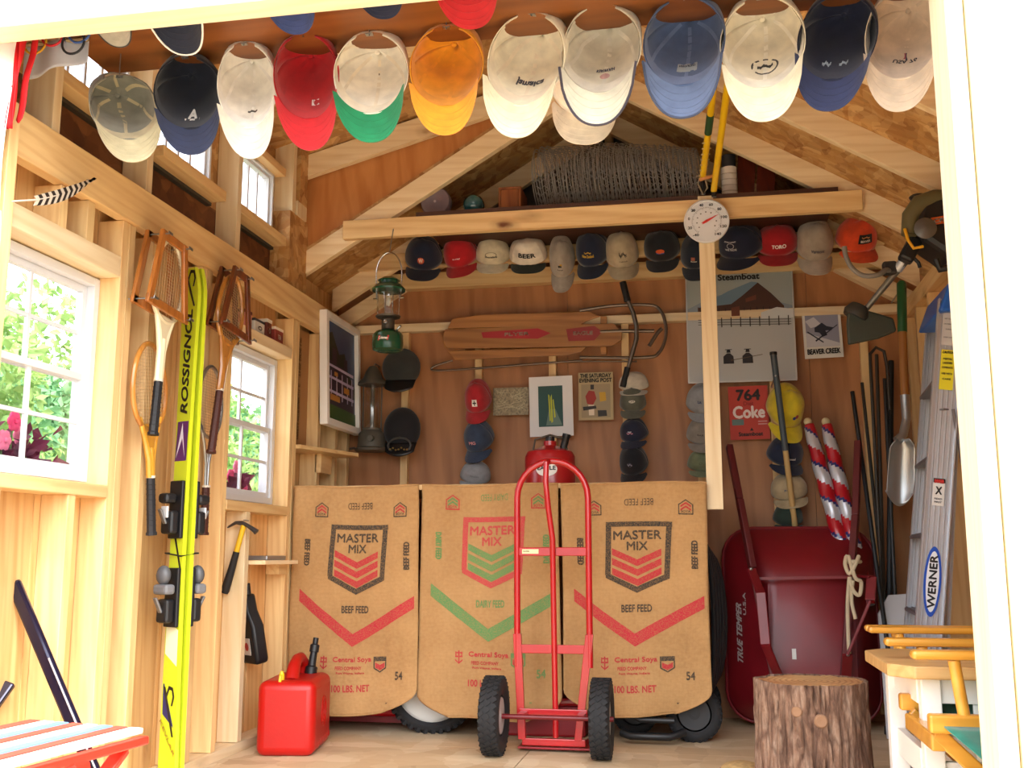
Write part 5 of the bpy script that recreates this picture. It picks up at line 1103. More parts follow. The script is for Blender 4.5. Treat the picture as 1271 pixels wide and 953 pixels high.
P_('printed_skier', '22283c', [(.30, .35), (.5, .25), (.62, .33), (.78, .36), (.74, .42), (.58, .42), (.62, .52), (.5, .55), (.42, .46), (.3, .44)], [(.12, .42), (.52, .66), (.5, .68), (.10, .44)], [(.3, .62), (.9, .30), (.9, .32), (.32, .65)], lay=3); X_('BEAVER CREEK', .5, .86, .86, .12, '1c1c22', bold=.05)
o, P_, X_ = sheet('race_bib', 'red race bib numbered 764 hanging beside the yellow cap', 'bib', 905, 479, 954, 545, plain('bib_red', 'c4473c', .7, var=.06), rotp=-1)
X_('764', .5, .17, .62, .22, '2a1a1c', bold=.05); X_('Coke', .5, .49, .82, .24, 'f0e0dc', bold=.05); X_('Diet', .5, .33, .26, .08, 'a02a28', bold=.05); X_('Steamboat', .52, .90, .62, .08, '2a1a1c', bold=.05)
P_('printed_patch', '5f7a78', [(.06, .62), (.36, .62), (.36, .73), (.06, .73)], lay=2); P_('printed_patch', 'd8a09a', [(.72, .66), (.95, .66), (.95, .68), (.72, .68)], [(.72, .71), (.95, .71), (.95, .73), (.72, .73)], lay=2); P_('printed_figure', '2a1a1c', [(.5, .84), (.55, .78), (.6, .84)], lay=4)
o, P_, X_ = sheet('magazine_cover', 'old illustrated magazine cover pinned right of the matted photo', 'magazine', 718, 462, 761, 521, 'b9a67e')
X_('THE SATURDAY', .5, .07, .9, .09, '2c2a22', bold=.05); X_('EVENING POST', .5, .17, .94, .09, '2c2a22', bold=.05)
P_('printed_scene', 'a09070', [(.08, .25), (.92, .25), (.92, .95), (.08, .95)]); P_('printed_figures', '9c2f26', [(.2, .5), (.3, .38), (.46, .4), (.52, .55), (.42, .68), (.25, .66)], lay=2.5); P_('printed_figures', '2f2c2c', [(.12, .72), (.5, .7), (.52, .76), (.14, .8)], [(.55, .8), (.8, .8), (.82, .92), (.56, .93)], [(.35, .26), (.45, .26), (.45, .36), (.35, .36)], lay=3); P_('printed_figures', 'c9a030', [(.6, .42), (.78, .42), (.8, .6), (.62, .62)], lay=3); P_('printed_figures', 'e6d8c0', [(.28, .68), (.45, .68), (.45, .9), (.3, .9)], lay=2)
o, P_, X_ = sheet('straw_photo', 'small photo of tangled dry straw pinned left of the matted photo', 'photo', 612, 481, 656, 515, plain('straw_print', '8e8468', .5, var=.5, vs=90))
b = B()
for i in range(60):
    u, v, a, l_ = R.uniform(-.08, .08), R.uniform(-.05, .05), R.uniform(0, PI), R.uniform(.01, .03); dx, dz_ = math.cos(a) * l_, math.sin(a) * l_
    u = max(-.08 + abs(dx), min(.08 - abs(dx), u)); v = max(-.062 + abs(dz_), min(.062 - abs(dz_), v))
    b.add([(u - dx, -.001, v - dz_), (u + dx, -.001, v + dz_), (u + dx, -.001, v + dz_ + .002), (u - dx, -.001, v - dz_ + .002)], [(0, 1, 2, 3)])
s_ = b.build('printed_straw', PL('c9bf9c', .6), o); s_['kind'] = 'stuff'
o, P_, X_ = sheet('matted_photo', 'white matted photograph of yellow grass by dark water, pinned above the hand truck', 'photo', 657, 467, 711, 541, 'dfe1e2', Y=5.22, rotp=-1)
P_('print', '1c4a48', [(.21, .16), (.77, .16), (.77, .84), (.21, .84)]); P_('printed_bank', '5f7a70', [(.38, .82), (.45, .55), (.6, .55), (.75, .82)], lay=2); P_('printed_grass', 'b8c02c', [(.46, .75), (.44, .3), (.47, .32), (.49, .74)], [(.5, .78), (.49, .36), (.52, .3), (.54, .76)], [(.57, .7), (.54, .4), (.56, .38), (.6, .68)], lay=3)
# ------------------------------------------------ WHEELBARROW
YW = 4.72; wbr = plain('barrow_red', '74101a', .42, coat=.15, var=.18, vs=5); wdr = plain('handle_red', '5c1a1c', .5, var=.12)
c = aty(992, 900, YW); t = thing('wheelbarrow', 'dark red steel wheelbarrow stood upright against the back wall with rope on one handle', 'wheelbarrow', (c.x, YW, 0))
G = lambda px, py, y: V((aty(px, py, YW + y).x - c.x, y, aty(px, py, YW + y).z))
rimY, botY = .34, 0.10
def loop(x0, x1, z0, z1, r, y, n=6):
    return [V(((x0 + x1) / 2 + a, y, (z0 + z1) / 2 + b_)) for a, b_ in rrect(x1 - x0, z1 - z0, r, n)]
RX0, RX1 = G(900, 780, rimY).x, G(1090, 780, rimY).x; RZ1 = G(990, 655, rimY).z; RZ0 = .02
BX0, BX1 = G(955, 780, botY).x, G(1062, 780, botY).x; BZ1 = G(1000, 715, botY).z; BZ0 = .12
la, lb_, lc = loop(RX0, RX1, RZ0, RZ1, .14, rimY), loop(RX0 + .012, RX1 - .012, RZ0 + .012, RZ1 - .012, .135, rimY - .012), loop(BX0, BX1, BZ0, BZ1, .05, botY)
b = B(); n = len(la); vs = la + lb_ + [p * .55 + q * .45 - V((0, .03, 0)) for p, q in zip(lb_, lc)] + lc
b.add(vs, [(k_ * n + i, k_ * n + (i + 1) % n, (k_ + 1) * n + (i + 1) % n, (k_ + 1) * n + i) for k_ in range(3) for i in range(n)] + [tuple(3 * n + i for i in range(n))])
o = b.build('tray', wbr, t, True); m_ = o.modifiers.new('t', 'SOLIDIFY'); m_.thickness = .003
B().tube(la, .007, 8, closed=True).build('rolled_rim', wbr, t, True)
H0 = [G(905, 553, .22), G(930, 690, .03), G(962, 860, -.02)]
for q in ([G(905, 553, .30), G(918, 620, .17), G(934, 705, .06), G(960, 840, .05)], [G(1065, 548, .30), G(1062, 640, .17), G(1056, 720, .06), G(1046, 860, .05)]):
    b = B()
    for p0_, p1_ in zip(q[:-1], q[1:]): b.bar(p0_, p1_, .030, .034)
    b.build('handle', wdr, t, bevel=.004)
for q in ([G(932, 706, .035), G(944, 735, -.03), G(950, 800, -.06), G(966, 838, .03), G(966, 850, .06)], [G(1060, 714, .05), G(1082, 716, -.02), G(1080, 745, -.06), G(1052, 812, -.05), G(1050, 850, .06)]):
    b = B()
    for p0_, p1_ in zip(q[:-1], q[1:]): b.bar(p0_, p1_, .042, .012, (0, 0, 1))
    l_ = b.build('leg', wbr, t, bevel=.003)
    for p_ in (q[0], q[-2]): B().ell(p_ + V((0, -.012, 0)), (.008, .005, .008), 10, 6).build('bolt', steel, l_, True)
b = B(); b.bar(G(934, 718, .05), G(1060, 716, .05), .012, .012); b.build('cross_brace', wbr, t)
b = B()
def flank(z0, t0): return lambda a, c_, o_=0: V((RX0 + .012 + (t0 - c_ * 3.2) * (BX0 - RX0 - .012) - .003, .328 - (t0 - c_ * 3.2) / .45 * .1326 - .011, z0 + a))
zt1 = G(914, 785, .22).z
T(b, 'TRUE TEMPER', .27, .042, flank(zt1, .30), bold=.05, shear=.3); b.build('lettering', PL('d8d0cc', .5), t); b = B()
T(b, 'U.S.A', .10, .022, flank(zt1 + .13, .44), bold=.05)
b.build('lettering', PL('d8d0cc', .5), t)
b = B(); b.box(G(983, 812, botY).x, G(983, 812, botY).x + .018, botY - .004, botY - .002, G(983, 818, botY).z, G(983, 818, botY).z + .045); b.build('sticker', PL('d8d8d4', .5), t)
rope = plain('cotton_rope', 'c9b99a', .9, bump=.5, bs=200)
g_ = lambda px, py: aty(px, py, YW - .03)
tr_ = thing('rope', 'pale cotton rope knotted round the right handle of the wheelbarrow', 'rope', g_(1058, 700))
gl_ = lambda px, py, dy=0: g_(px, py) - g_(1058, 700) + V((0, dy, 0))
B().tube(smooth([gl_(1066, 690), gl_(1061, 700, -.02), gl_(1054, 712, -.01), gl_(1049, 700), gl_(1053, 690, .01), gl_(1060, 716, -.03), gl_(1068, 722, -.02), gl_(1066, 738, -.02), gl_(1058, 732, -.02), gl_(1054, 716, -.01)]), .0085, 8).build('knot', rope, tr_, True)
B().tube(smooth([gl_(1054, 716, -.01), gl_(1052, 750), gl_(1053, 790), gl_(1054, 812)]), .008, 8).build('rope_end', rope, tr_, True); B().tube(smooth([gl_(1058, 720, -.02), gl_(1057, 745), gl_(1062, 768)]), .008, 8).build('rope_end', rope, tr_, True)
B().tube([(.01 * 1 + .028 * math.cos(a), .035 + .04 * math.sin(a), .01) for a in [2 * PI * i / 16 for i in range(16)]], .0085, 8, closed=True).build('loop', rope, tr_, True)
# ------------------------------------------------ STUMP
c = aty(1005, 843, 3.50); t = thing('tree_stump', 'sawn log with rough bark and a flat cut top standing in front of the wheelbarrow', 'stump', (c.x, 3.50, 0)); zs = c.z
def bark_m():
    k = N('bark'); co_ = k.coords((1, 1, .26), False); n = k.new('TexNoise'); n.inputs['Scale'].default_value = 30; n.inputs['Detail'].default_value = 8; n.inputs['Roughness'].default_value = .7; k.l(co_, n.inputs['Vector'])
    v_ = k.new('TexVoronoi', feature='DISTANCE_TO_EDGE'); v_.inputs['Scale'].default_value = 30; k.l(co_, v_.inputs['Vector'])
    a = k.ramp(n.outputs[0], [(.3, srgb('4a3329')), (.5, srgb('826350')), (.70, srgb('ab917d'))]); k.l(k.mix(k.ramp(v_.outputs[0], [(.0, (.6, .6, .6)), (.12, (0, 0, 0))]), a, srgb('4a3024')), k.b.inputs['Base Color']); k.b.inputs['Roughness'].default_value = .95; k.bump(n.outputs[0], .9, .02); return k.m
def rs_(a, z): 
    n1 = noise.noise(V((math.cos(a) * 2.2, math.sin(a) * 2.2, z * 1.3))); n2 = noise.noise(V((math.cos(a) * 16, math.sin(a) * 16, z * 12))); n3 = abs(noise.noise(V((math.cos(a) * 9, math.sin(a) * 9, z * 3 + 5))))
    return .171 + .010 * n1 + .0055 * n2 - .026 * max(0, .16 - n3) * 4 + .012 * (1 - z / zs) ** 2
b = B(); b.grid(lambda u, v: V((rs_(u * 2 * PI, v * zs) * math.cos(u * 2 * PI), rs_(u * 2 * PI, v * zs) * math.sin(u * 2 * PI), v * zs)), 150, 60); b.build('bark', bark_m(), t, True)
k = N('cut_wood'); co_ = k.coords((1, 1, 1), False); wv = k.new('TexWave', wave_type='RINGS', rings_direction='Z'); wv.inputs['Scale'].default_value = 17; wv.inputs['Distortion'].default_value = 2.2; wv.inputs['Detail'].default_value = 3; k.l(co_, wv.inputs['Vector'])
nn = k.new('TexNoise'); nn.inputs['Scale'].default_value = 5; k.l(co_, nn.inputs['Vector'])
k.l(k.mix(k.ramp(nn.outputs[0], [(.42, (0, 0, 0)), (.65, (.7, .7, .7))]), k.ramp(wv.outputs[1], [(0, srgb('9a7448')), (.6, srgb('c29a68'))]), srgb('8a4a22')), k.b.inputs['Base Color']); k.b.inputs['Roughness'].default_value = .8
b = B(); n = 100; b.grid(lambda u, v: V(((rs_(u * 2 * PI, zs) - .006) * v * math.cos(u * 2 * PI), (rs_(u * 2 * PI, zs) - .006) * v * math.sin(u * 2 * PI), zs - .004 + .004 * noise.noise(V((v * 3 * math.cos(u * 2 * PI), v * 3 * math.sin(u * 2 * PI), 3))))), n, 8); b.build('cut_face', k.m, t, True)
for a_, z_, r_ in ((-1.9, .31, .017), (-1.5, .285, .020)):
    q = V((math.cos(a_), math.sin(a_), 0)); b = B(); b.lathe([(r_, -.01), (r_, .004), (r_ * .8, .008), (0, .006)], 16, q.to_track_quat('Z', 'Y').to_matrix(), q * .170 + V((0, 0, z_))); b.build('branch_scar', PL('8c6a50', .9), t, True)
# woven basket edge beside the stump
c = aty(921, 944, 3.86); t = thing('straw_mat', 'round straw pad with a red woven edge on the floor left of the stump', 'mat', (c.x, 3.90, 0))
b = B(); b.ell((0, 0, .03), (.075, .10, .028), 28, 10); b.build('straw_top', plain('straw', 'b99a66', .9, bump=.6, bs=90, var=.2, vs=60), t, True)
for k_ in range(3): B().tube([((.076 + .003 * k_) * math.cos(a), (.101 + .003 * k_) * math.sin(a), .026 - .009 * k_) for a in [2 * PI * i / 40 for i in range(40)]], .005, 6, closed=True).build('woven_band', CLO('9c3a2e' if k_ % 2 == 0 else 'c8a878'), t, True)
# ------------------------------------------------ STEP LADDER
Y1, Y2 = 4.0, 4.42
alu = plain('ladder_aluminium', 'c4c9d0', .38, .55, var=.05)
lt = thing('step_ladder', 'aluminium step ladder with a blue cap and oval maker badge by the right wall', 'ladder', (0, 0, 0))
def rail(nm, pb_, pt_, Y, wd, dp, ribs, mt, yt=None):
    a = aty(pb_[0], pb_[1], Y); e = aty(pt_[0], pt_[1], yt or Y); d = (e - a); s0 = -a.z / d.z; a = a + d * s0; a.z = .004; d = e - a
    W_ = d.normalized(); U = V((1, 0, 0)); U = (U - W_ * U.dot(W_)).normalized(); Nn = U.cross(W_)
    o = link(nm, None, lt); L_ = d.length
    f = lambda u, v, n_: a + U * u + W_ * v + Nn * n_
    b = B(); b.prism([(-wd / 2, 0), (wd / 2, 0), (wd / 2, L_), (-wd / 2, L_)], lambda u, v, e_: f(u, v, e_ - .002), .004); b.build('web', mt, o)
    for s_ in (-1, 1): B().prism([(s_ * wd / 2 - .002, 0), (s_ * wd / 2 + .002, 0), (s_ * wd / 2 + .002, L_), (s_ * wd / 2 - .002, L_)], lambda u, v, e_: f(u, v, e_ - dp), dp * 2).build('flange', mt, o)
    for i in range(ribs): u = -wd / 2 + wd * (i + 1) / (ribs + 1); B().tube([f(u, .0, .003), f(u, L_, .003)], .0032, 6).build('rib', mt, o, True)
    return o, f, L_, a, U, W_, Nn
fr1 = rail('front_rail', (1141, 953), (1181, 372), Y1, .088, .015, 4, alu)
fr2 = rail('far_rail', (1128, 900), (1164, 385), Y2, .078, .014, 4, alu)
rr1 = rail('rear_rail', (1172, 800), (1190, 388), Y1 + .12, .03, .012, 1, alu)
rr2 = rail('rear_rail', (1150, 800), (1163, 400), Y2 + .06, .03, .012, 1, alu)
for z in (.28, .56, .84, 1.12, 1.40):
    p_, q_ = [r[3] + (r[5] * (z / r[5].z)) for r in (fr1, fr2)]
    b = B(); b.bar(p_ + V((-.01, .005, 0)), q_ + V((-.01, -.005, 0)), .075, .012, (0, 0, 1)); s_ = b.build('step', PL('7d7a80', .45, .6), lt, bevel=.002)
    b = B()
    for k_ in range(4): b.tube([p_ + V((-.04 + .02 * k_, .01, .008)), q_ + V((-.04 + .02 * k_, -.01, .008))], .0025, 4)
    b.build('step_ribs', PL('7d7a80', .45, .6), s_)
tp_ = fr1[3] + fr1[5] * fr1[2]; tq_ = fr2[3] + fr2[5] * fr2[2]
blu = PL('1c5fc0', .35)
b = B(); b.prism([(-.055, -.07), (.05, -.07), (.05, .045), (-.01, .045)], lambda a, c_, e: V((tp_.x + a, Y1 - .04 + e, tp_.z + c_ + .02)), .40); b.build('top_cap', blu, lt, bevel=.01)
ff = fr1[1]; fA = lambda s0, off=0: (lambda a, c_, o_=0: ff(a, s0 + c_, 0) - fr1[6] * 0 + V((0, -.0065 - o_ * .3, 0)))
Ld = fr1[2]; vz = lambda py: (aty(1160, py, Y1).z) / fr1[5].z
b = B(); v0 = vz(723); b.grid(lambda u, v: fA(v0)(.030 * v * math.cos(u * 2 * PI), .125 * v * math.sin(u * 2 * PI), .0), 30, 2); lb1 = b.build('oval_badge', PL('1f52b8', .4), lt)
b = B(); b.grid(lambda u, v: fA(v0)(.022 * v * math.cos(u * 2 * PI), .108 * v * math.sin(u * 2 * PI), .004), 30, 2); b.build('oval_field', PL('e8ecf0', .4), lb1)
b = B(); T(b, 'WERNER', .19, .028, fA(v0), rot=PI / 2, bold=.05, off=.008); b.build('lettering', black, lb1)
def lab(py, w_, h_, col, texts):
    v0 = vz(py); b = B(); f = fA(v0); b.add([f(x, y, .0) for x, y in ((-w_ / 2, -h_ / 2), (w_ / 2, -h_ / 2), (w_ / 2, h_ / 2), (-w_ / 2, h_ / 2))], [(0, 1, 2, 3)]); o = b.build('warning_label', PL(col, .5), lt)
    for s_, y, ww, hh, cc in texts: b = B(); T(b, s_, ww, hh, f, (0, y), bold=.05, off=.006); b.build('lettering', PL(cc, .5), o)
lab(612, .04, .10, 'dcdcd8', [('DANGER', .036, .034, .010, 'c02a22'), ('X', .005, .024, .03, '1a1a1a'), ('READ', -.025, .026, .007, '55555a'), ('FIRST', -.037, .026, .007, '55555a')])
v0 = vz(598); b = B(); f = fA(v0); b.add([f(x, y, .003) for x, y in ((-.02, -.008), (.02, -.008), (.02, .008), (-.02, .008))], [(0, 1, 2, 3)]); b.build('warning_header', black, lt)
b = B(); T(b, 'DANGER', .032, .009, f, bold=.05, off=.009); b.build('lettering', PL('d8302a', .5), lt)
lab(461, .048, .15, 'e8dc2a', [('CAUTION', .065, .040, .010, '1a1a1a'), ('METAL', .04, .032, .008, '1a1a1a'), ('LADDER', .025, .034, .008, '1a1a1a'), ('CONDUCTS', .008, .038, .007, '1a1a1a'), ('USE WITH', -.015, .036, .007, '1a1a1a'), ('CARE', -.035, .03, .007, '1a1a1a')])
lab(405, .05, .16, 'c9c6c4', [('LADDER USE', .06, .042, .006, '55555a'), ('INSTRUCTIONS', .045, .044, .006, '55555a'), ('SET ALL FEET', .02, .042, .005, '77777a'), ('ON FIRM LEVEL', .0, .044, .005, '77777a'), ('SURFACE', -.02, .03, .005, '77777a'), ('KEEP AWAY', -.05, .04, .005, '77777a')])
b = B(); q_ = fr1[3] + fr1[5] * vz(510); b.bar(q_ + V((-.01, -.012, 0)), q_ + V((.13, .11, .0)), .02, .006); b.tube([q_ + V((.03, -.008, 0)), q_ + V((.06, .0, -.3))], .006, 6); b.build('spreader', PL('8b888c', .4, .7), lt)
# white panel behind ladder
b = B(); p0_ = aty(1092, 775, 4.86); b.prism([(0, 0), (.30, 0), (.30, .62), (.05, .60), (0, .52)], lambda a, c_, e: V((p0_.x + a, 4.84 + e + .1 * c_, c_)), .012); o = b.build('white_panel', PL('c3c5c9', .5), bevel=.002); tag(o, 'pale grey panel leaning between the wheelbarrow and the ladder', 'panel')
# shovel
c = aty(1121, 480, 4.95); t = thing('scoop_shovel', 'aluminium scoop shovel with a green topped shaft hanging behind the ladder', 'shovel', c)
s_ = lambda px, py, dy=0: aty(px, py, 4.95) - c + V((0, dy, 0))
B().tube([s_(1120, 349), s_(1119, 352), s_(1120, 412)], [.014, .022, .022], 12).build('grip', PL('1c5a34', .35, coat=.4), t, True)
B().tube([s_(1120, 412), s_(1123, 492)], .019, 12).build('shaft', wood('ash_shaft', 'a8743c', '855527', 'z', knots=False), t, True)
am = PL('b4b8ba', .35, .8)
B().tube([s_(1123, 490), s_(1125, 520), s_(1120, 540, -.02), s_(1112, 548, -.03)], [.021, .02, .02, .022], 12).build('socket', am, t, True)
b = B()
def blade(u, v):
    w_ = .135 * (1 - .15 * (1 - v)) * min(1, (v + .04) * 6) ** .5; x = (u * 2 - 1) * w_ * (1 - .0 * v) ; tp = (1 - max(0, v - .8) * 1.2 * (u * 2 - 1) ** 2)
    return s_(1112, 546) + V((x * .48 - v * .02 + .02, -.03 - .035 * (u * 2 - 1) ** 2 + .04 * math.sin(v * 2.2), -v * .30 * tp))
b.grid(blade, 18, 20); o = b.build('blade', am, t, True); m_ = o.modifiers.new('t', 'SOLIDIFY'); m_.thickness = .003
B().tube([blade(.5, .1) + V((0, .012, 0)), blade(.5, .5) + V((0, .012, 0))], .008, 6).build('stiffening_rib', am, t, True)
B().tube([s_(1120, 356, .0), s_(1121, 356, .31)], .004, 6).build('nail', steel, t)
# rods bundle
for i, (px0, py0, px1, col, y, r, lb) in enumerate(((1058, 486, 1096, '17181a', 4.98, .010, 'slim black rod leaning furthest left in the corner bundle'), (1070, 400 + 75, 1100, '23241f', 5.06, .008, 'thin dark rod next to the slim black one in the corner bundle'), (1088, 440, 1098, '3b342c', 5.10, .009, 'brownish dark rod in the middle of the corner bundle'), (1106, 448, 1104, '1c2226', 5.12, .014, 'thick blackish rod behind the scoop shovel'), (1098, 470, 1112, '202326', 5.04, .009, 'thin blackish rod just left of the thick one'))):
    a = aty(px0, py0, y + .12); e = aty(px1, 760, y - .1); d = e - a; e = a + d * ((a.z - .004) / -d.z); t = thing('garden_rod', lb, 'rod', e, 'dark rods in the right rear corner'); B().tube([(0, 0, 0), a - e], r, 8).build('shaft', PL(col, .5), t, True); B().tube([(0, 0, 0), (a - e) * .02], r * 1.3, 8).build('foot', black, t, True)
a = aty(1086, 700, 4.92); t = thing('hooked_pole', 'dark crook ended pole in the right rear corner', 'pole', (aty(1092, 700, 4.92).x, 4.92, 0)); z_ = aty(1090, 445, 5.1).z; x_ = aty(1087, 445, 5.1).x - t.location.x
B().tube([(0, 0, 0), (x_ - .03, .15, z_ - .03), (x_ - .028, .155, z_ + .02), (x_, .155, z_ + .05), (x_ + .035, .155, z_ + .03), (x_ + .045, .155, z_ - .05), (x_ + .045, .155, z_ - .25)], .008, 8).build('shaft', PL('3a332c', .5, .4), t, True); B().tube([(0, 0, .0), (0, .003, .05)], .012, 8).build('foot', black, t, True)
# broom pole
a = aty(960, 440, 4.93); t = thing('broom_pole', 'long handle, blue grey above and bare wood below, leaning over the yellow cap', 'pole', a + V((0, 0, 0)))
e = aty(987, 655, 5.13) - a; f_ = e * 1.9
B().tube([(0, 0, 0), e * .55], .015, 10).build('painted_shaft', PL('3c4a54', .5), t, True); B().tube([e * .55, e, e * 1.5], .0135, 10).build('wooden_shaft', PL('b89a64', .6), t, True); B().tube([(0, 0, -.002), (0, 0, .012)], .017, 10).build('end_cap', black, t, True)
B().tube([(.006, 0, -.1), (.006, 5.31 - a.y, -.1)], .004, 6).build('nail', steel, t, True)
# rolled bunting
for i, (px, lb) in enumerate(((1004, 'rolled red white and blue bunting on a pole, left of the pair'), (1026, 'rolled red white and blue bunting on a pole, right of the pair'))):
    a = aty(px, 528, 5.16); e = aty(px + 38 - 6 * i, 668, 5.02); d = e - a; t = thing('rolled_flag', lb, 'flag', a, 'rolled bunting behind the wheelbarrow')
    W_ = d.normalized(); U = W_.cross(V((0, 1, 0))).normalized(); N2 = W_.cross(U); L_ = d.length * 1.55; r_ = .034
    ms = [plain('foil_red', 'b01522', .3, coat=.5), plain('foil_silver', 'c9ccd4', .3, .4), plain('foil_blue', '1f2768', .3, coat=.4)]
    nst = 20
    for c_, cols_ in (('red_stripe', (0,)), ('white_stripe', (1,)), ('blue_stripe', (2,))):
        b = B(); NV_ = 70; NU_ = 24
        def cidx(u, v): k_ = int((v * 9 + u * 1.0) * 2) % 4; return {0: 0, 1: 1, 2: 0, 3: 1}[k_] if not (int((v * 9 + u) * .5) % 3 == 1 and k_ == 1 and False) else 2
        def kp(u, v, w_=cols_[0]):
            k_ = (v * 5 + u) % 1.0; q_ = 2 if (k_ > .44 and k_ < .54) else (0 if k_ <= .44 else 1); return q_ == w_
        b.grid(lambda u, v: W_ * (v * L_) + (U * math.cos(u * 2 * PI) + N2 * math.sin(u * 2 * PI)) * (r_ * (.75 + .25 * min(1, v * 4)) * (1 + .06 * math.sin(v * 40 + u * 9))), NU_, NV_, kp)
        b.build(c_, ms[cols_[0]], t, True)
    B().tube([W_ * -.02, W_ * L_], .010, 8).build('pole', PL('c9b890', .5), t, True); B().ell(W_ * -.02, (.02, .02, .02), 12, 8).build('finial', PL('d8c9a0', .4), t, True)
    B().tube([W_ * .02, W_ * .02 + V((0, 5.31 - a.y, 0))], .004, 6).build('nail', steel, t, True)
# ------------------------------------------------ STRING TRIMMER
YT = 3.98
c = aty(1152, 285, YT); t = thing('string_trimmer', 'string trimmer with black and yellow engine and dark debris shield hung high at right', 'trimmer', c)
s_ = lambda px, py, dy=0: aty(px, py, YT + dy) - c
B().tube([s_(1128, 318), s_(1112, 338, .06), s_(1076, 382, .18), s_(1064, 392, .2)], [.018, .013, .012, .016], 10).build('shaft', PL('6b6862', .4, .6), t, True)
B().tube([s_(1128, 316), s_(1114, 334, .05)], .019, 12).build('collar', alu, t, True)
B().tube(smooth([s_(1106, 338, .05), s_(1100, 335, .02), s_(1090, 341), s_(1072, 342), s_(1058, 333), s_(1050, 318), s_(1048, 306)]), .0095, 10).build('loop_handle', PL('77736e', .5), t, True)
b = B(); b.cbox(s_(1104, 333, .05), (.05, .04, .05)); b.build('handle_clamp', PL('2a2a2a', .5), t, bevel=.008)
q = [(1052, 380), (1074, 386), (1108, 396), (1112, 412), (1090, 421), (1052, 429), (1050, 404)]
b = B(); b.prism([(s_(*k_, .2).x, s_(*k_, .2).z) for k_ in q], lambda a, c_, e: V((a, .20 - .10 * e, c_)), .25); b.build('debris_shield', PL('2c3228', .55), t, bevel=.008)
B().lathe([(.045, -.02), (.05, 0), (.035, .03), (0, .035)], 20, M.Rotation(.5, 3, 'Y'), s_(1063, 388, .19)).build('gear_head', PL('33332f', .5), t, True)
b = B(); b.prism([(s_(*k_).x, s_(*k_).z) for k_ in ((1130, 290), (1138, 258), (1165, 248), (1200, 252), (1205, 320), (1175, 330), (1160, 318), (1142, 306))], lambda a, c_, e: V((a, -.09 + e, c_)), .20); b.build('engine_body', black, t, bevel=.022)
b = B(); b.tube([s_(1128, 292, -.06), s_(1131, 268, -.06), s_(1142, 252, -.07), s_(1160, 245, -.07), s_(1185, 244, -.06)], [.028, .034, .034, .030, .028], 10); b.build('air_cover', PL('5e5a3e', .45), t, True)
b = B(); b.tube([s_(1123, 284, -.09), s_(1127, 298, -.1), s_(1134, 308, -.1), s_(1146, 306, -.1)], .006, 8); b.build('yellow_trim', PL('d8a41a', .4), t, True)
B().ell(s_(1140, 245, -.05), (.035, .03, .014), 14, 8).build('filler_cap', black, t, True)
b = B(); b.cbox(s_(1130, 310, -.02), (.055, .06, .10), M.Rotation(.5, 3, 'Y')); b.build('grip_housing', black, t, bevel=.012); B().tube([s_(1132, 318, -.03), s_(1140, 326, -.03), s_(1142, 332, -.03)], .007, 8).build('trigger', black, t, True)
b = B(); b.tube([s_(1162, 322, -.1), s_(1166, 334, -.1), s_(1196, 328, -.1), s_(1196, 316, -.1)], .014, 8); b.build('fuel_tank_bracket', black, t, True)
b = B(); b.cbox(s_(1174, 272, -.094), (.10, .004, .028), M.Rotation(-.12, 3, 'Y')); lb_ = b.build('badge', PL('c25a22', .4), t); b = B(); T(b, 'CRAFT', .085, .016, lambda a, c_, o_=0: s_(1174, 272, -.098) + V((a, 0, c_ + .12 * a))); b.build('lettering', PL('e8e4dc', .4), lb_)
B().lathe([(.038, 0), (.04, .01), (.02, .02), (0, .022)], 20, MX, s_(1148, 284, -.095)).build('starter_cover', PL('6a6a6a', .4, .5), t, True)
B().tube([s_(1180, 262, 0) + V((0, 0, 0)), V((XR - c.x + .0, .0, s_(1180, 250).z))], .006, 6).build('hook', steel, t, True)
b = B(); p_ = aty(1156, 352, 4.9); b.tube([V((0, 0, 0)), V((-.012, -.02, -.012)), V((-.005, -.04, -.03)), V((.025, -.045, -.035))], .006, 8); b.tube([V((0, 0, 0)), V((XR - p_.x + .02, 0, 0))], .005, 6); o = b.build('wall_hook', PL('c2622a', .5), None, True); o.location = p_; tag(o, 'orange coated hook screwed in the right wall above the ladder', 'hook')
# ------------------------------------------------ WHITE TABLE AND CHAIRS
oak = wood('butcher_top', 'd0aa72', 'b5884f', 'x', gs=8, knots=False, rough=.4); honey = wood('honey_beech', 'e0a540', 'cb8a2a', 'x', gs=6, knots=False, rough=.35, coat=.4)
ZT = .50; a = atz(1062, 800, ZT); bq = atz(1088, 826, ZT); 
t = thing('side_table', 'white slatted table with a clipped corner natural wood top by the right door post', 'table', (a.x, bq.y, 0)); ox, oy = a.x, bq.y
TX1 = .62; TY1 = .52
top = [(.055, 0), (TX1, 0), (TX1, TY1), (.055, TY1), (0, TY1 - .07), (0, .07)]
B().prism(top, lambda x, y, e: V((x, y, ZT - .032 + e)), .032).build('table_top', oak, t, bevel=.004)
for x, y in ((.075, .045), (.055, .30 + .12), (TX1 - .09, .045), (TX1 - .09, .42)): B().box(x, x + .048, y, y + .048, 0, ZT - .033).build('leg', white, t, bevel=.003)
for y in (.055, .43): B().box(.12, TX1 - .09, y, y + .022, ZT - .095, ZT - .034).build('apron', white, t, bevel=.002); B().box(.12, TX1 - .09, y, y + .02, .17 + .03, .235 + .03).build('rail', white, t, bevel=.002)
B().box(.072, .094, .09, .42, ZT - .10, ZT - .034).build('apron', white, t, bevel=.002); B().box(.072, .094, .09, .42, .22, .29).build('rail', white, t, bevel=.002)
for x in (.20, .31, .42): B().box(x, x + .042, .06, .072, .266, ZT - .096).build('slat', white, t, bevel=.002)
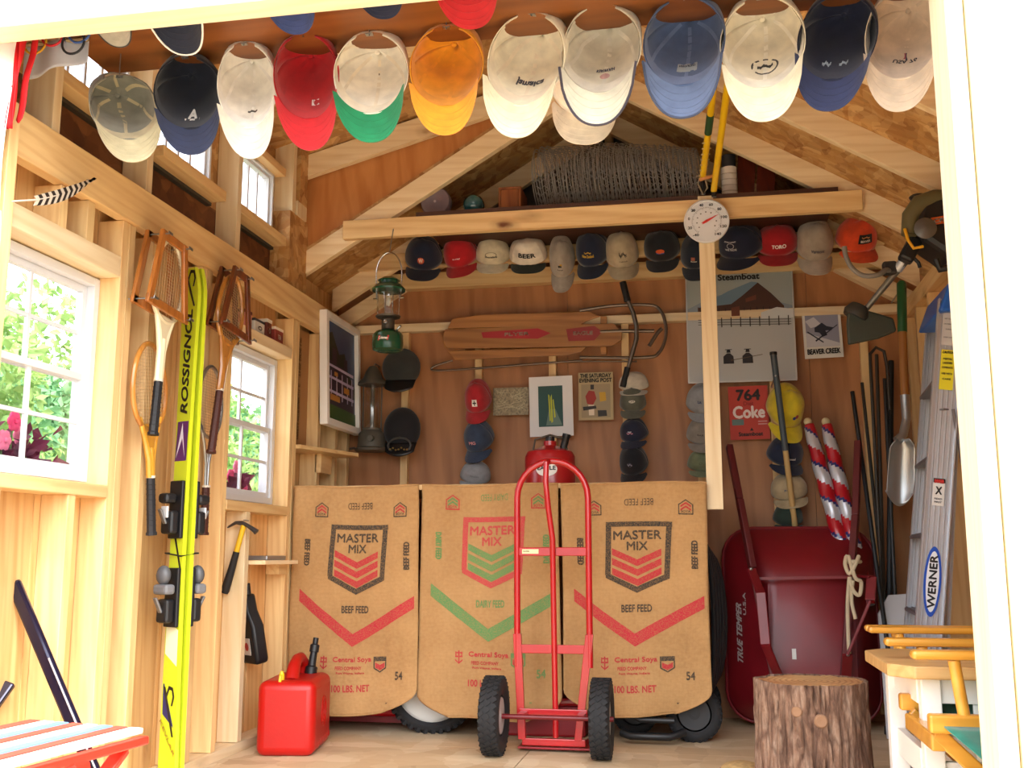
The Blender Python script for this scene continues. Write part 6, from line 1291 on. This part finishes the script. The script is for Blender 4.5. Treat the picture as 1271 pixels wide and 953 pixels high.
def dchair(label, loc, rz, z_arm, seat, w_=.50, d_=.42, flap=False):
    t = thing('folding_chair', label, 'chair', loc, 'honey wooden chairs with green canvas seats'); t.rotation_euler = (0, 0, rz)
    # arms along x (the chair faces -x); canvas slung between the two seat rails
    for y in (0, w_):
        B().tube([(-.03, y, z_arm), (d_, y, z_arm + .0)], .014, 12).build('arm', honey, t, True) if False else B().box(-.05, d_, y - .022, y + .022, z_arm - .011, z_arm + .011).build('arm', honey, t, bevel=.009)
        B().tube([(.045, y, z_arm - .012), (.06, y, seat)], .014, 12).build('arm_post', honey, t, True); B().tube([(d_ - .06, y, z_arm - .012), (d_ - .06, y, seat)], .014, 12).build('arm_post', honey, t, True)
        B().box(-.02 if flap else .06, d_, y - .018, y + .018, seat - .03, seat + .012).build('seat_rail', honey, t, bevel=.006)
    fx = 0 if flap else .09
    B().box(fx - .012, fx + .02, min(.02, w_ * .2), max(w_ - .02, w_ * .8), seat - .075, seat - .035).build('front_rail', honey, t, bevel=.005)
    for k_, (x0_, x1_) in enumerate(((fx, d_ - .05), (d_ - .05, fx))):
        for y in ((w_ * .08, w_ * .92) if k_ == 0 else (w_ * .18, w_ * .82)): B().bar((x0_, y, seat - .032), (x1_, y, .012), .035, .02, (0, 1, 0)).build('leg', honey, t, bevel=.004)
    b = B(); b.grid(lambda u, v: V((.02 + fx + u * (d_ - .05 - fx), w_ * (.04 + .92 * v), seat + .008 - .05 * math.sin(PI * v))), 8, 16); o = b.build('canvas_seat', CLO('1c7a66'), t, True); m_ = o.modifiers.new('t', 'SOLIDIFY'); m_.thickness = .003
    b = B(); b.grid(lambda u, v: V((d_ - .02 + .03 * math.sin(PI * u), .01 + u * (w_ - .02), z_arm + .12 + v * .16)), 12, 4); o = b.build('canvas_back', CLO('1c7a66'), t, True); m_ = o.modifiers.new('t', 'SOLIDIFY'); m_.thickness = .003
    if flap:
        b = B(); b.grid(lambda u, v: V((.01 + u * (d_ - .01) + .05 * v * (1 - u), -.02 - .22 * v, seat - .012 - .05 * v - .01 * math.sin(u * 5) * v)), 14, 8); o = b.build('canvas_flap', CLO('1c7a66'), t, True); m_ = o.modifiers.new('t', 'SOLIDIFY'); m_.thickness = .003
    for y in (0, w_): B().tube([(d_ - .02, y, z_arm), (d_ - .01, y, z_arm + .28)], .013, 10).build('back_post', honey, t, True)
    return t
qa = aty(1130, 812, 2.62); qs = aty(1140, 850, 2.62)
dchair('honey wooden chair with a green canvas seat in front of the white table', (qa.x + .05, 2.62, 0), 0, qa.z, aty(1140, 892, 2.62).z, w_=.37, d_=.42, flap=True)
qa2 = aty(1074, 778, 3.75)
dchair('honey wooden chair behind the white table, its long arm in front of the ladder', (qa2.x + .04, 3.62, 0), 0, qa2.z, .40, w_=.07, d_=.44)
# ------------------------------------------------ STRIPED STOOL (left)
zs_ = .36; sa = atz(180, 903, zs_); sb = atz(96, 897 + 35, zs_); 
t = thing('folding_stool', 'red framed folding stool with white and blue striped slats in the lower left corner', 'stool', (sa.x, sa.y, 0))
redf = plain('red_frame', 'cf2a1c', .4, coat=.3)
S_ = lambda px, py, z=zs_: atz(px, py, z) - V((sa.x, sa.y, 0))
A1, A2, A3, A4 = S_(180, 903), S_(88, 896), S_(-70, 925), S_(30, 942)
U_ = (A4 - A1); Wd = (A2 - A1)
wcols = ['ece6da', 'b8443a', '5f93c6', 'ece6da', 'b8443a', '5f93c6', 'ece6da', 'b8443a']
for i in range(8):
    f0, f1 = i / 8 + .012, (i + 1) / 8 - .012
    p0_, p1_ = A1 + Wd * f0 * 1.6, A1 + Wd * f1 * 1.6; q0, q1 = p0_ + U_ * 1.6, p1_ + U_ * 1.6
    b = B(); b.add([v + V((0, 0, dz_)) for dz_ in (-.014, 0) for v in (p0_, p1_, q1, q0)], [(0, 1, 2, 3), (4, 5, 6, 7), (0, 1, 5, 4), (1, 2, 6, 5), (2, 3, 7, 6), (3, 0, 4, 7)]); b.build('seat_slat', PL(wcols[i], .45), t, bevel=.003)
b = B(); b.bar(A1 + V((0, 0, -.028)), A1 + U_ * 1.6 + V((0, 0, -.028)), .028, .02); b.build('seat_rail', redf, t, bevel=.004)
b = B(); b.bar(A1 + Wd * 1.6 + V((0, 0, -.028)), A1 + Wd * 1.6 + U_ * 1.6 + V((0, 0, -.028)), .028, .02); b.build('seat_rail', redf, t, bevel=.004)
for k_ in (0, 1):
    off_ = Wd * (.06 + 1.45 * k_)
    for (f0, f1) in ((.12, .95), (.95, .12)): 
        p_ = A1 + off_ + U_ * f0 * 1.3; q_ = A1 + off_ + U_ * f1 * 1.3; b = B(); b.bar(p_ + V((0, 0, -.04)), V((q_.x, q_.y, .01)), .034, .018, (0, 1, 0)); b.build('leg', redf, t, bevel=.004)
B().tube([A1 + U_ * .62 + V((0, -.02, -.05)), A1 + U_ * .62 + V((0, .03, -.05))], .022, 14).build('pivot_washer', redf, t, True)
# dark metal leg + orange board: an old chair back
YD = 2.72
t = thing('tubular_chair', 'old folding chair with dark metal legs and an orange back board behind the striped stool', 'chair', (aty(40, 850, YD).x, YD, 0)); o0 = V((t.location.x, YD, 0)) if False else V((aty(40, 850, YD).x, YD, 0))
g2 = lambda px, py, dy=0: aty(px, py, YD + dy) - o0
dn = plain('dark_blue_tube', '1b1a33', .2, .5, coat=.6); e0 = g2(17, 722); e1 = g2(114, 953); d = e1 - e0; e1 = e0 + d * (e0.z / -d.z); e1.z = .002
b = B(); b.bar(e0, e1, .040, .022, (0, 1, 0)); b.build('back_leg', dn, t, bevel=.008); b = B(); b.bar(e0 + V((.018, -.0125, 0)) + (e1 - e0) * .30, e0 + V((.018, -.0125, 0)) + (e1 - e0) * .75, .004, .003, (0, 1, 0)); b.build('slot', PL('c8c8d0', .3, .5), t)
e2 = e0 + V((-.42, .0, 0)); b = B(); b.bar(e2, e1 + V((-.42, 0, 0)), .040, .022, (0, 1, 0)); b.build('back_leg', dn, t, bevel=.008)
b = B(); b.box(e2.x, e0.x + .005, -.02, -.012, e0.z - .095, e0.z - .012); b.build('back_board', PL('d8935a', .4, coat=.3), t, bevel=.003); b = B(); b.box(e2.x, e0.x + .005, -.022, -.010, e0.z - .115, e0.z - .098); b.build('back_rail', redf, t, bevel=.002)
b = B(); b.box(e2.x, e0.x + .01, -.025, -.005, e0.z - .135, e0.z - .127); b.build('rod', dn, t)
f0 = V((e0.x - .10, -.30, .004)); b = B(); b.bar(V((e0.x + .02, -.01, .42)), f0, .036, .02, (0, 1, 0)); b.build('front_leg', dn, t, bevel=.006)
# ------------------------------------------------ FEATHER
c = atx(60, 248, XL + .04); t = thing('striped_feather', 'black and white barred feather stuck in the wall plate above the near window', 'feather', c)
q0, q1, q2, q3 = [atx(px, py, XL + .04) - c for px, py in ((14, 250), (45, 248), (90, 240), (119, 222))]
def fb(u): 
    p = q1 * (1 - u) ** 2 + q2 * 2 * u * (1 - u) + q3 * u * u; return p
B().tube([q0, q1] + [fb(i / 8) for i in range(1, 9)], [.003] * 4 + [.0015] * 6, 6).build('quill', PL('d8d0c0', .5), t, True)
for k_ in range(22):
    u0, u1 = k_ / 22, (k_ + 1) / 22 + .004; b = B(); w0 = .030 * (math.sin(PI * min(1, u0 * 1.0 + .16)) ** .5)
    for s_ in (1, -1):
        a0_, a1_ = fb(u0), fb(u1); dn_ = V((0, -.012, -w0 * (1.0 if s_ > 0 else .35) * s_)); b.add([a0_, a1_, a1_ + dn_, a0_ + dn_, a0_ + V((.002, 0, 0)), a1_ + V((.002, 0, 0)), a1_ + dn_ + V((.002, 0, 0)), a0_ + dn_ + V((.002, 0, 0))], [(0, 1, 2, 3), (4, 5, 6, 7), (2, 3, 7, 6), (0, 1, 5, 4), (0, 3, 7, 4), (1, 2, 6, 5)])
    b.build('barb_band', PL('2a211c' if k_ % 2 else 'd6cbb8', .7), t)
B().tube([fb(.98), fb(.98) + V((-.035, 0, 0))], .002, 5).build('pin', steel, t)
# ------------------------------------------------ FLAG at the left door post, ring banner
t = thing('door_flag', 'white flag with red side stripes hanging down the left door post', 'flag', (0, 0, 0)); YG = 2.33
k_ = lambda px, py, dy=0: aty(px, py, YG + dy)
fw_ = plain('flag_white', 'f6f2ec', .8); fr__ = plain('flag_red', 'd0141c', .7)
def ripple(xl_, xr_, zt0, zb0): return lambda u, v: V((xl_(v) + (xr_(v) - xl_(v)) * u, YG + .008 * math.sin(u * 14 + v * 5) - .01, zt0 + (zb0 - zt0) * v))
zt0, zb0 = zh + .05, k_(5, 262).z
ll = lambda a_, b_: (lambda v: a_ + (b_ - a_) * v)
xA, xB, xC, xD = k_(-60, 60).x, k_(-50, 262).x, k_(24, 60).x, k_(2, 262).x
b = B(); b.grid(ripple(ll(xA, xB), ll(xC, xD), zt0, zb0), 20, 20); o = b.build('white_field', fw_, t, True); o.modifiers.new('t', 'SOLIDIFY').thickness = .002
b = B(); b.grid(ripple(ll(xC, xD), ll(k_(33, 60).x, k_(10, 262).x), zt0, k_(9, 162).z), 4, 16); o = b.build('red_stripe', fr__, t, True); o.modifiers.new('t', 'SOLIDIFY').thickness = .002
b = B(); b.grid(lambda u, v: V((k_(33 + 8 * u, 60).x - .03 * v, YG + .02 + .004 * math.sin(v * 9), zt0 + (k_(20, 150).z - zt0) * v * (1 - .12 * abs(u - .4)))), 4, 14); o = b.build('red_stripe', fr__, t, True); o.modifiers.new('t', 'SOLIDIFY').thickness = .002
b = B(); b.grid(ripple(ll(xB, k_(-40, 430).x), ll(xD, k_(2, 430).x), zb0, k_(0, 430).z), 10, 12); o = b.build('white_field', fw_, t, True); o.modifiers.new('t', 'SOLIDIFY').thickness = .002
B().tube([V((xA, YG - .01, zt0)), V((k_(42, 60).x, YG + .01, zt0))], .006, 8).build('rod', PL('b09a70', .5), t, True)
t = thing('ring_banner', 'thin pale banner printed with interlocked coloured rings behind the header at left', 'banner', (0, 0, 0)); YQ = 2.44
k_ = lambda px, py: aty(px, py, YQ)
km = N('sheer_cloth'); km.b.inputs['Base Color'].default_value = srgb('dfe2ea'); km.b.inputs['Roughness'].default_value = .8
trn = km.new('BsdfTranslucent'); trn.inputs[0].default_value = srgb('dfe2ea'); ms_ = km.new('MixShader'); ms_.inputs[0].default_value = .45; km.l(km.b.outputs[0], ms_.inputs[1]); km.l(trn.outputs[0], ms_.inputs[2]); km.l(ms_.outputs[0], km.n['Material Output'].inputs[0])
x0_, x1_ = k_(30, 70).x, k_(108, 70).x; zb_ = k_(60, 96).z
b = B(); b.grid(lambda u, v: V((x0_ + (x1_ - x0_) * u, YQ + .012 * math.sin(u * 9), (2.19 + (zb_ - 2.19) * v) - .0 * u + .04 * u * v)), 20, 8); o = b.build('cloth', km.m, t, True); o.modifiers.new('t', 'SOLIDIFY').thickness = .001
for px, py, col in ((70, 46, 'c8202c'), (95, 56, '20242c'), (48, 56, 'd8a41a'), (118 - 15, 42, '3a5a9a')):
    p_ = k_(px, py); B().tube([(p_.x + .034 * math.cos(a), YQ - .016, p_.z + .034 * math.sin(a)) for a in [2 * PI * i / 28 for i in range(28)]], .0035, 5, closed=True).build('printed_ring', PL(col, .7), t, True)
B().tube([(x0_, YQ, 2.19), (x1_, YQ, 2.19)], .006, 6).build('rod', PL('b09a70', .5), t, True)
# ------------------------------------------------ OUTSIDE: window boxes, shrubs, trees
def leafmat(h, h2, name='leaf'):
    k = N(name); oi = k.new('NewGeometry') if False else None
    tc = k.new('TexCoord'); n = k.new('TexNoise'); n.inputs['Scale'].default_value = 6; k.l(tc.outputs['Object'], n.inputs['Vector'])
    c = k.ramp(n.outputs[0], [(.35, srgb(h)), (.65, srgb(h2))]); k.l(c, k.b.inputs['Base Color']); k.b.inputs['Roughness'].default_value = .6
    tr = k.new('BsdfTranslucent'); k.l(c, tr.inputs[0]); mx = k.new('MixShader'); mx.inputs[0].default_value = .35; k.l(k.b.outputs[0], mx.inputs[1]); k.l(tr.outputs[0], mx.inputs[2]); k.l(mx.outputs[0], k.n['Material Output'].inputs[0]); return k.m
def leaves(n, fnp, size, rnd):
    b = B()
    for _ in range(n):
        p = fnp(rnd); d = V((rnd.gauss(0, 1), rnd.gauss(0, 1), rnd.gauss(0, 1))).normalized(); e = d.orthogonal().normalized(); e = M.Rotation(rnd.uniform(0, 6.28), 3, d) @ e; s = size * rnd.uniform(.6, 1.3)
        b.add([p, p + d * s * .5 + e * s * .28 + d.cross(e) * s * .08, p + d * s, p + d * s * .5 - e * s * .28 + d.cross(e) * s * .08], [(0, 1, 2, 3)])
    return b
gl1 = leafmat('6f9650', 'aac878'); gl2 = leafmat('548a5a', '8ab880'); plm = leafmat('4a1c34', '7a2a44', 'dark_leaf'); brn = plain('branch_bark', '5c4a38', .9)
for wi, (y0, y1, lb) in enumerate(((W1[0], W1[1], 'near'), (W2[0], W2[1], 'far'))):
    t = thing('window_box', 'outside window box of purple leaves and pink blooms below the %s window' % lb, 'window box', (XS - .16, (y0 + y1) / 2, .80), 'window boxes on the left side')
    hw_ = (y1 - y0) / 2 - .01; b = B(); b.box(-.09, .09, -hw_, hw_, 0, .16); b.build('planter', PL('8a6a48', .7), t, bevel=.004)
    r2 = random.Random(20 + wi)
    f = leaves(700, lambda r: V((r.uniform(-.09, .09), r.uniform(-hw_, hw_), .16 + abs(r.gauss(0, .07)))), .07, r2).build('dark_leaves', plm, t); f['kind'] = 'stuff'
    f = leaves(160, lambda r: V((r.uniform(-.09, .09), r.uniform(-hw_, -hw_ * .2), .17 + abs(r.gauss(0, .07)))), .06, r2).build('green_leaves', gl2, t); f['kind'] = 'stuff'
    for i in range(13):
        p_ = V((r2.uniform(.0, .09), r2.uniform(-hw_ * .9, hw_ * .9), .25 + r2.uniform(0, .13))); b = B()
        for j in range(6): a = j * PI / 3; b.ell(p_ + V((.006, .018 * math.cos(a), .018 * math.sin(a))), (.007, .015, .015), 6, 4)
        b.ell(p_ + V((.012, 0, 0)), (.008, .008, .008), 6, 4); bl = b.build('blossom', PL('e0447a' if i % 2 else 'e87a9c', .6), t, True)
        B().tube([p_, V((p_.x, p_.y, .16))], .003, 4).build('stem', PL('4a6a34', .7), bl)
r3 = random.Random(5)
cr_mesh = []
for v_, mt_ in ((0, gl1), (1, gl2)):
    blobs = [(V((r3.gauss(0, .5), r3.gauss(0, .5), r3.uniform(-.5, .7))), r3.uniform(.35, .6)) for _ in range(9)]
    def lp(r): c_, q = r.choice(blobs); d = V((r.gauss(0, 1), r.gauss(0, 1), r.gauss(0, 1))).normalized(); return c_ + d * q * r.uniform(.6, 1.05)
    cr_mesh.append(leaves(9000, lp, .08, r3).mesh('foliage', mt_))
trk = B(); trk.tube([(0, 0, -2.2), (.05, .03, -1.2), (0, 0, -.3), (.1, 0, .4)], [.10, .08, .06, .02], 8); trk.tube([(0, 0, -.5), (.4, .2, .3)], [.04, .01], 6); trk.tube([(0, 0, -.6), (-.4, -.2, .2)], [.04, .01], 6); trm = trk.mesh('trunk', brn, True)
spots = [(-4.6, 5.2, 1.2, 1.0, 0), (-5.4, 7.4, 1.5, 1.2, 1), (-4.4, 8.2, 1.0, 1.0, 0), (-6.8, 6.2, 1.7, 1.4, 1), (-7.2, 9.6, 1.8, 1.5, 0), (-5.2, 10.8, 1.4, 1.3, 1), (-7.4, 12.6, 1.7, 1.6, 0)]
for i, (x, y, z, s_, kd_) in enumerate(spots):
    t = thing('garden_tree', ['yellow green leafy tree closest outside the left windows', 'cool green tree behind the closest one outside', 'small yellow green tree beyond the far window', 'tall cool green tree behind the small one outside', 'broad yellow green tree at the back of the garden', 'cool green tree right of the broad one outside', 'yellow green tree deepest in the garden outside'][i], 'tree', (x, y, z), 'garden trees outside the windows'); t.scale = (s_, s_, s_); t.rotation_euler = (0, 0, i * 1.3)
    f = link('foliage', cr_mesh[kd_], t); f['kind'] = 'stuff'; tk = link('trunk', trm, t)
    dzz = z + .35; tk.scale = (1, 1, max(.6, dzz / s_ / 2.2))
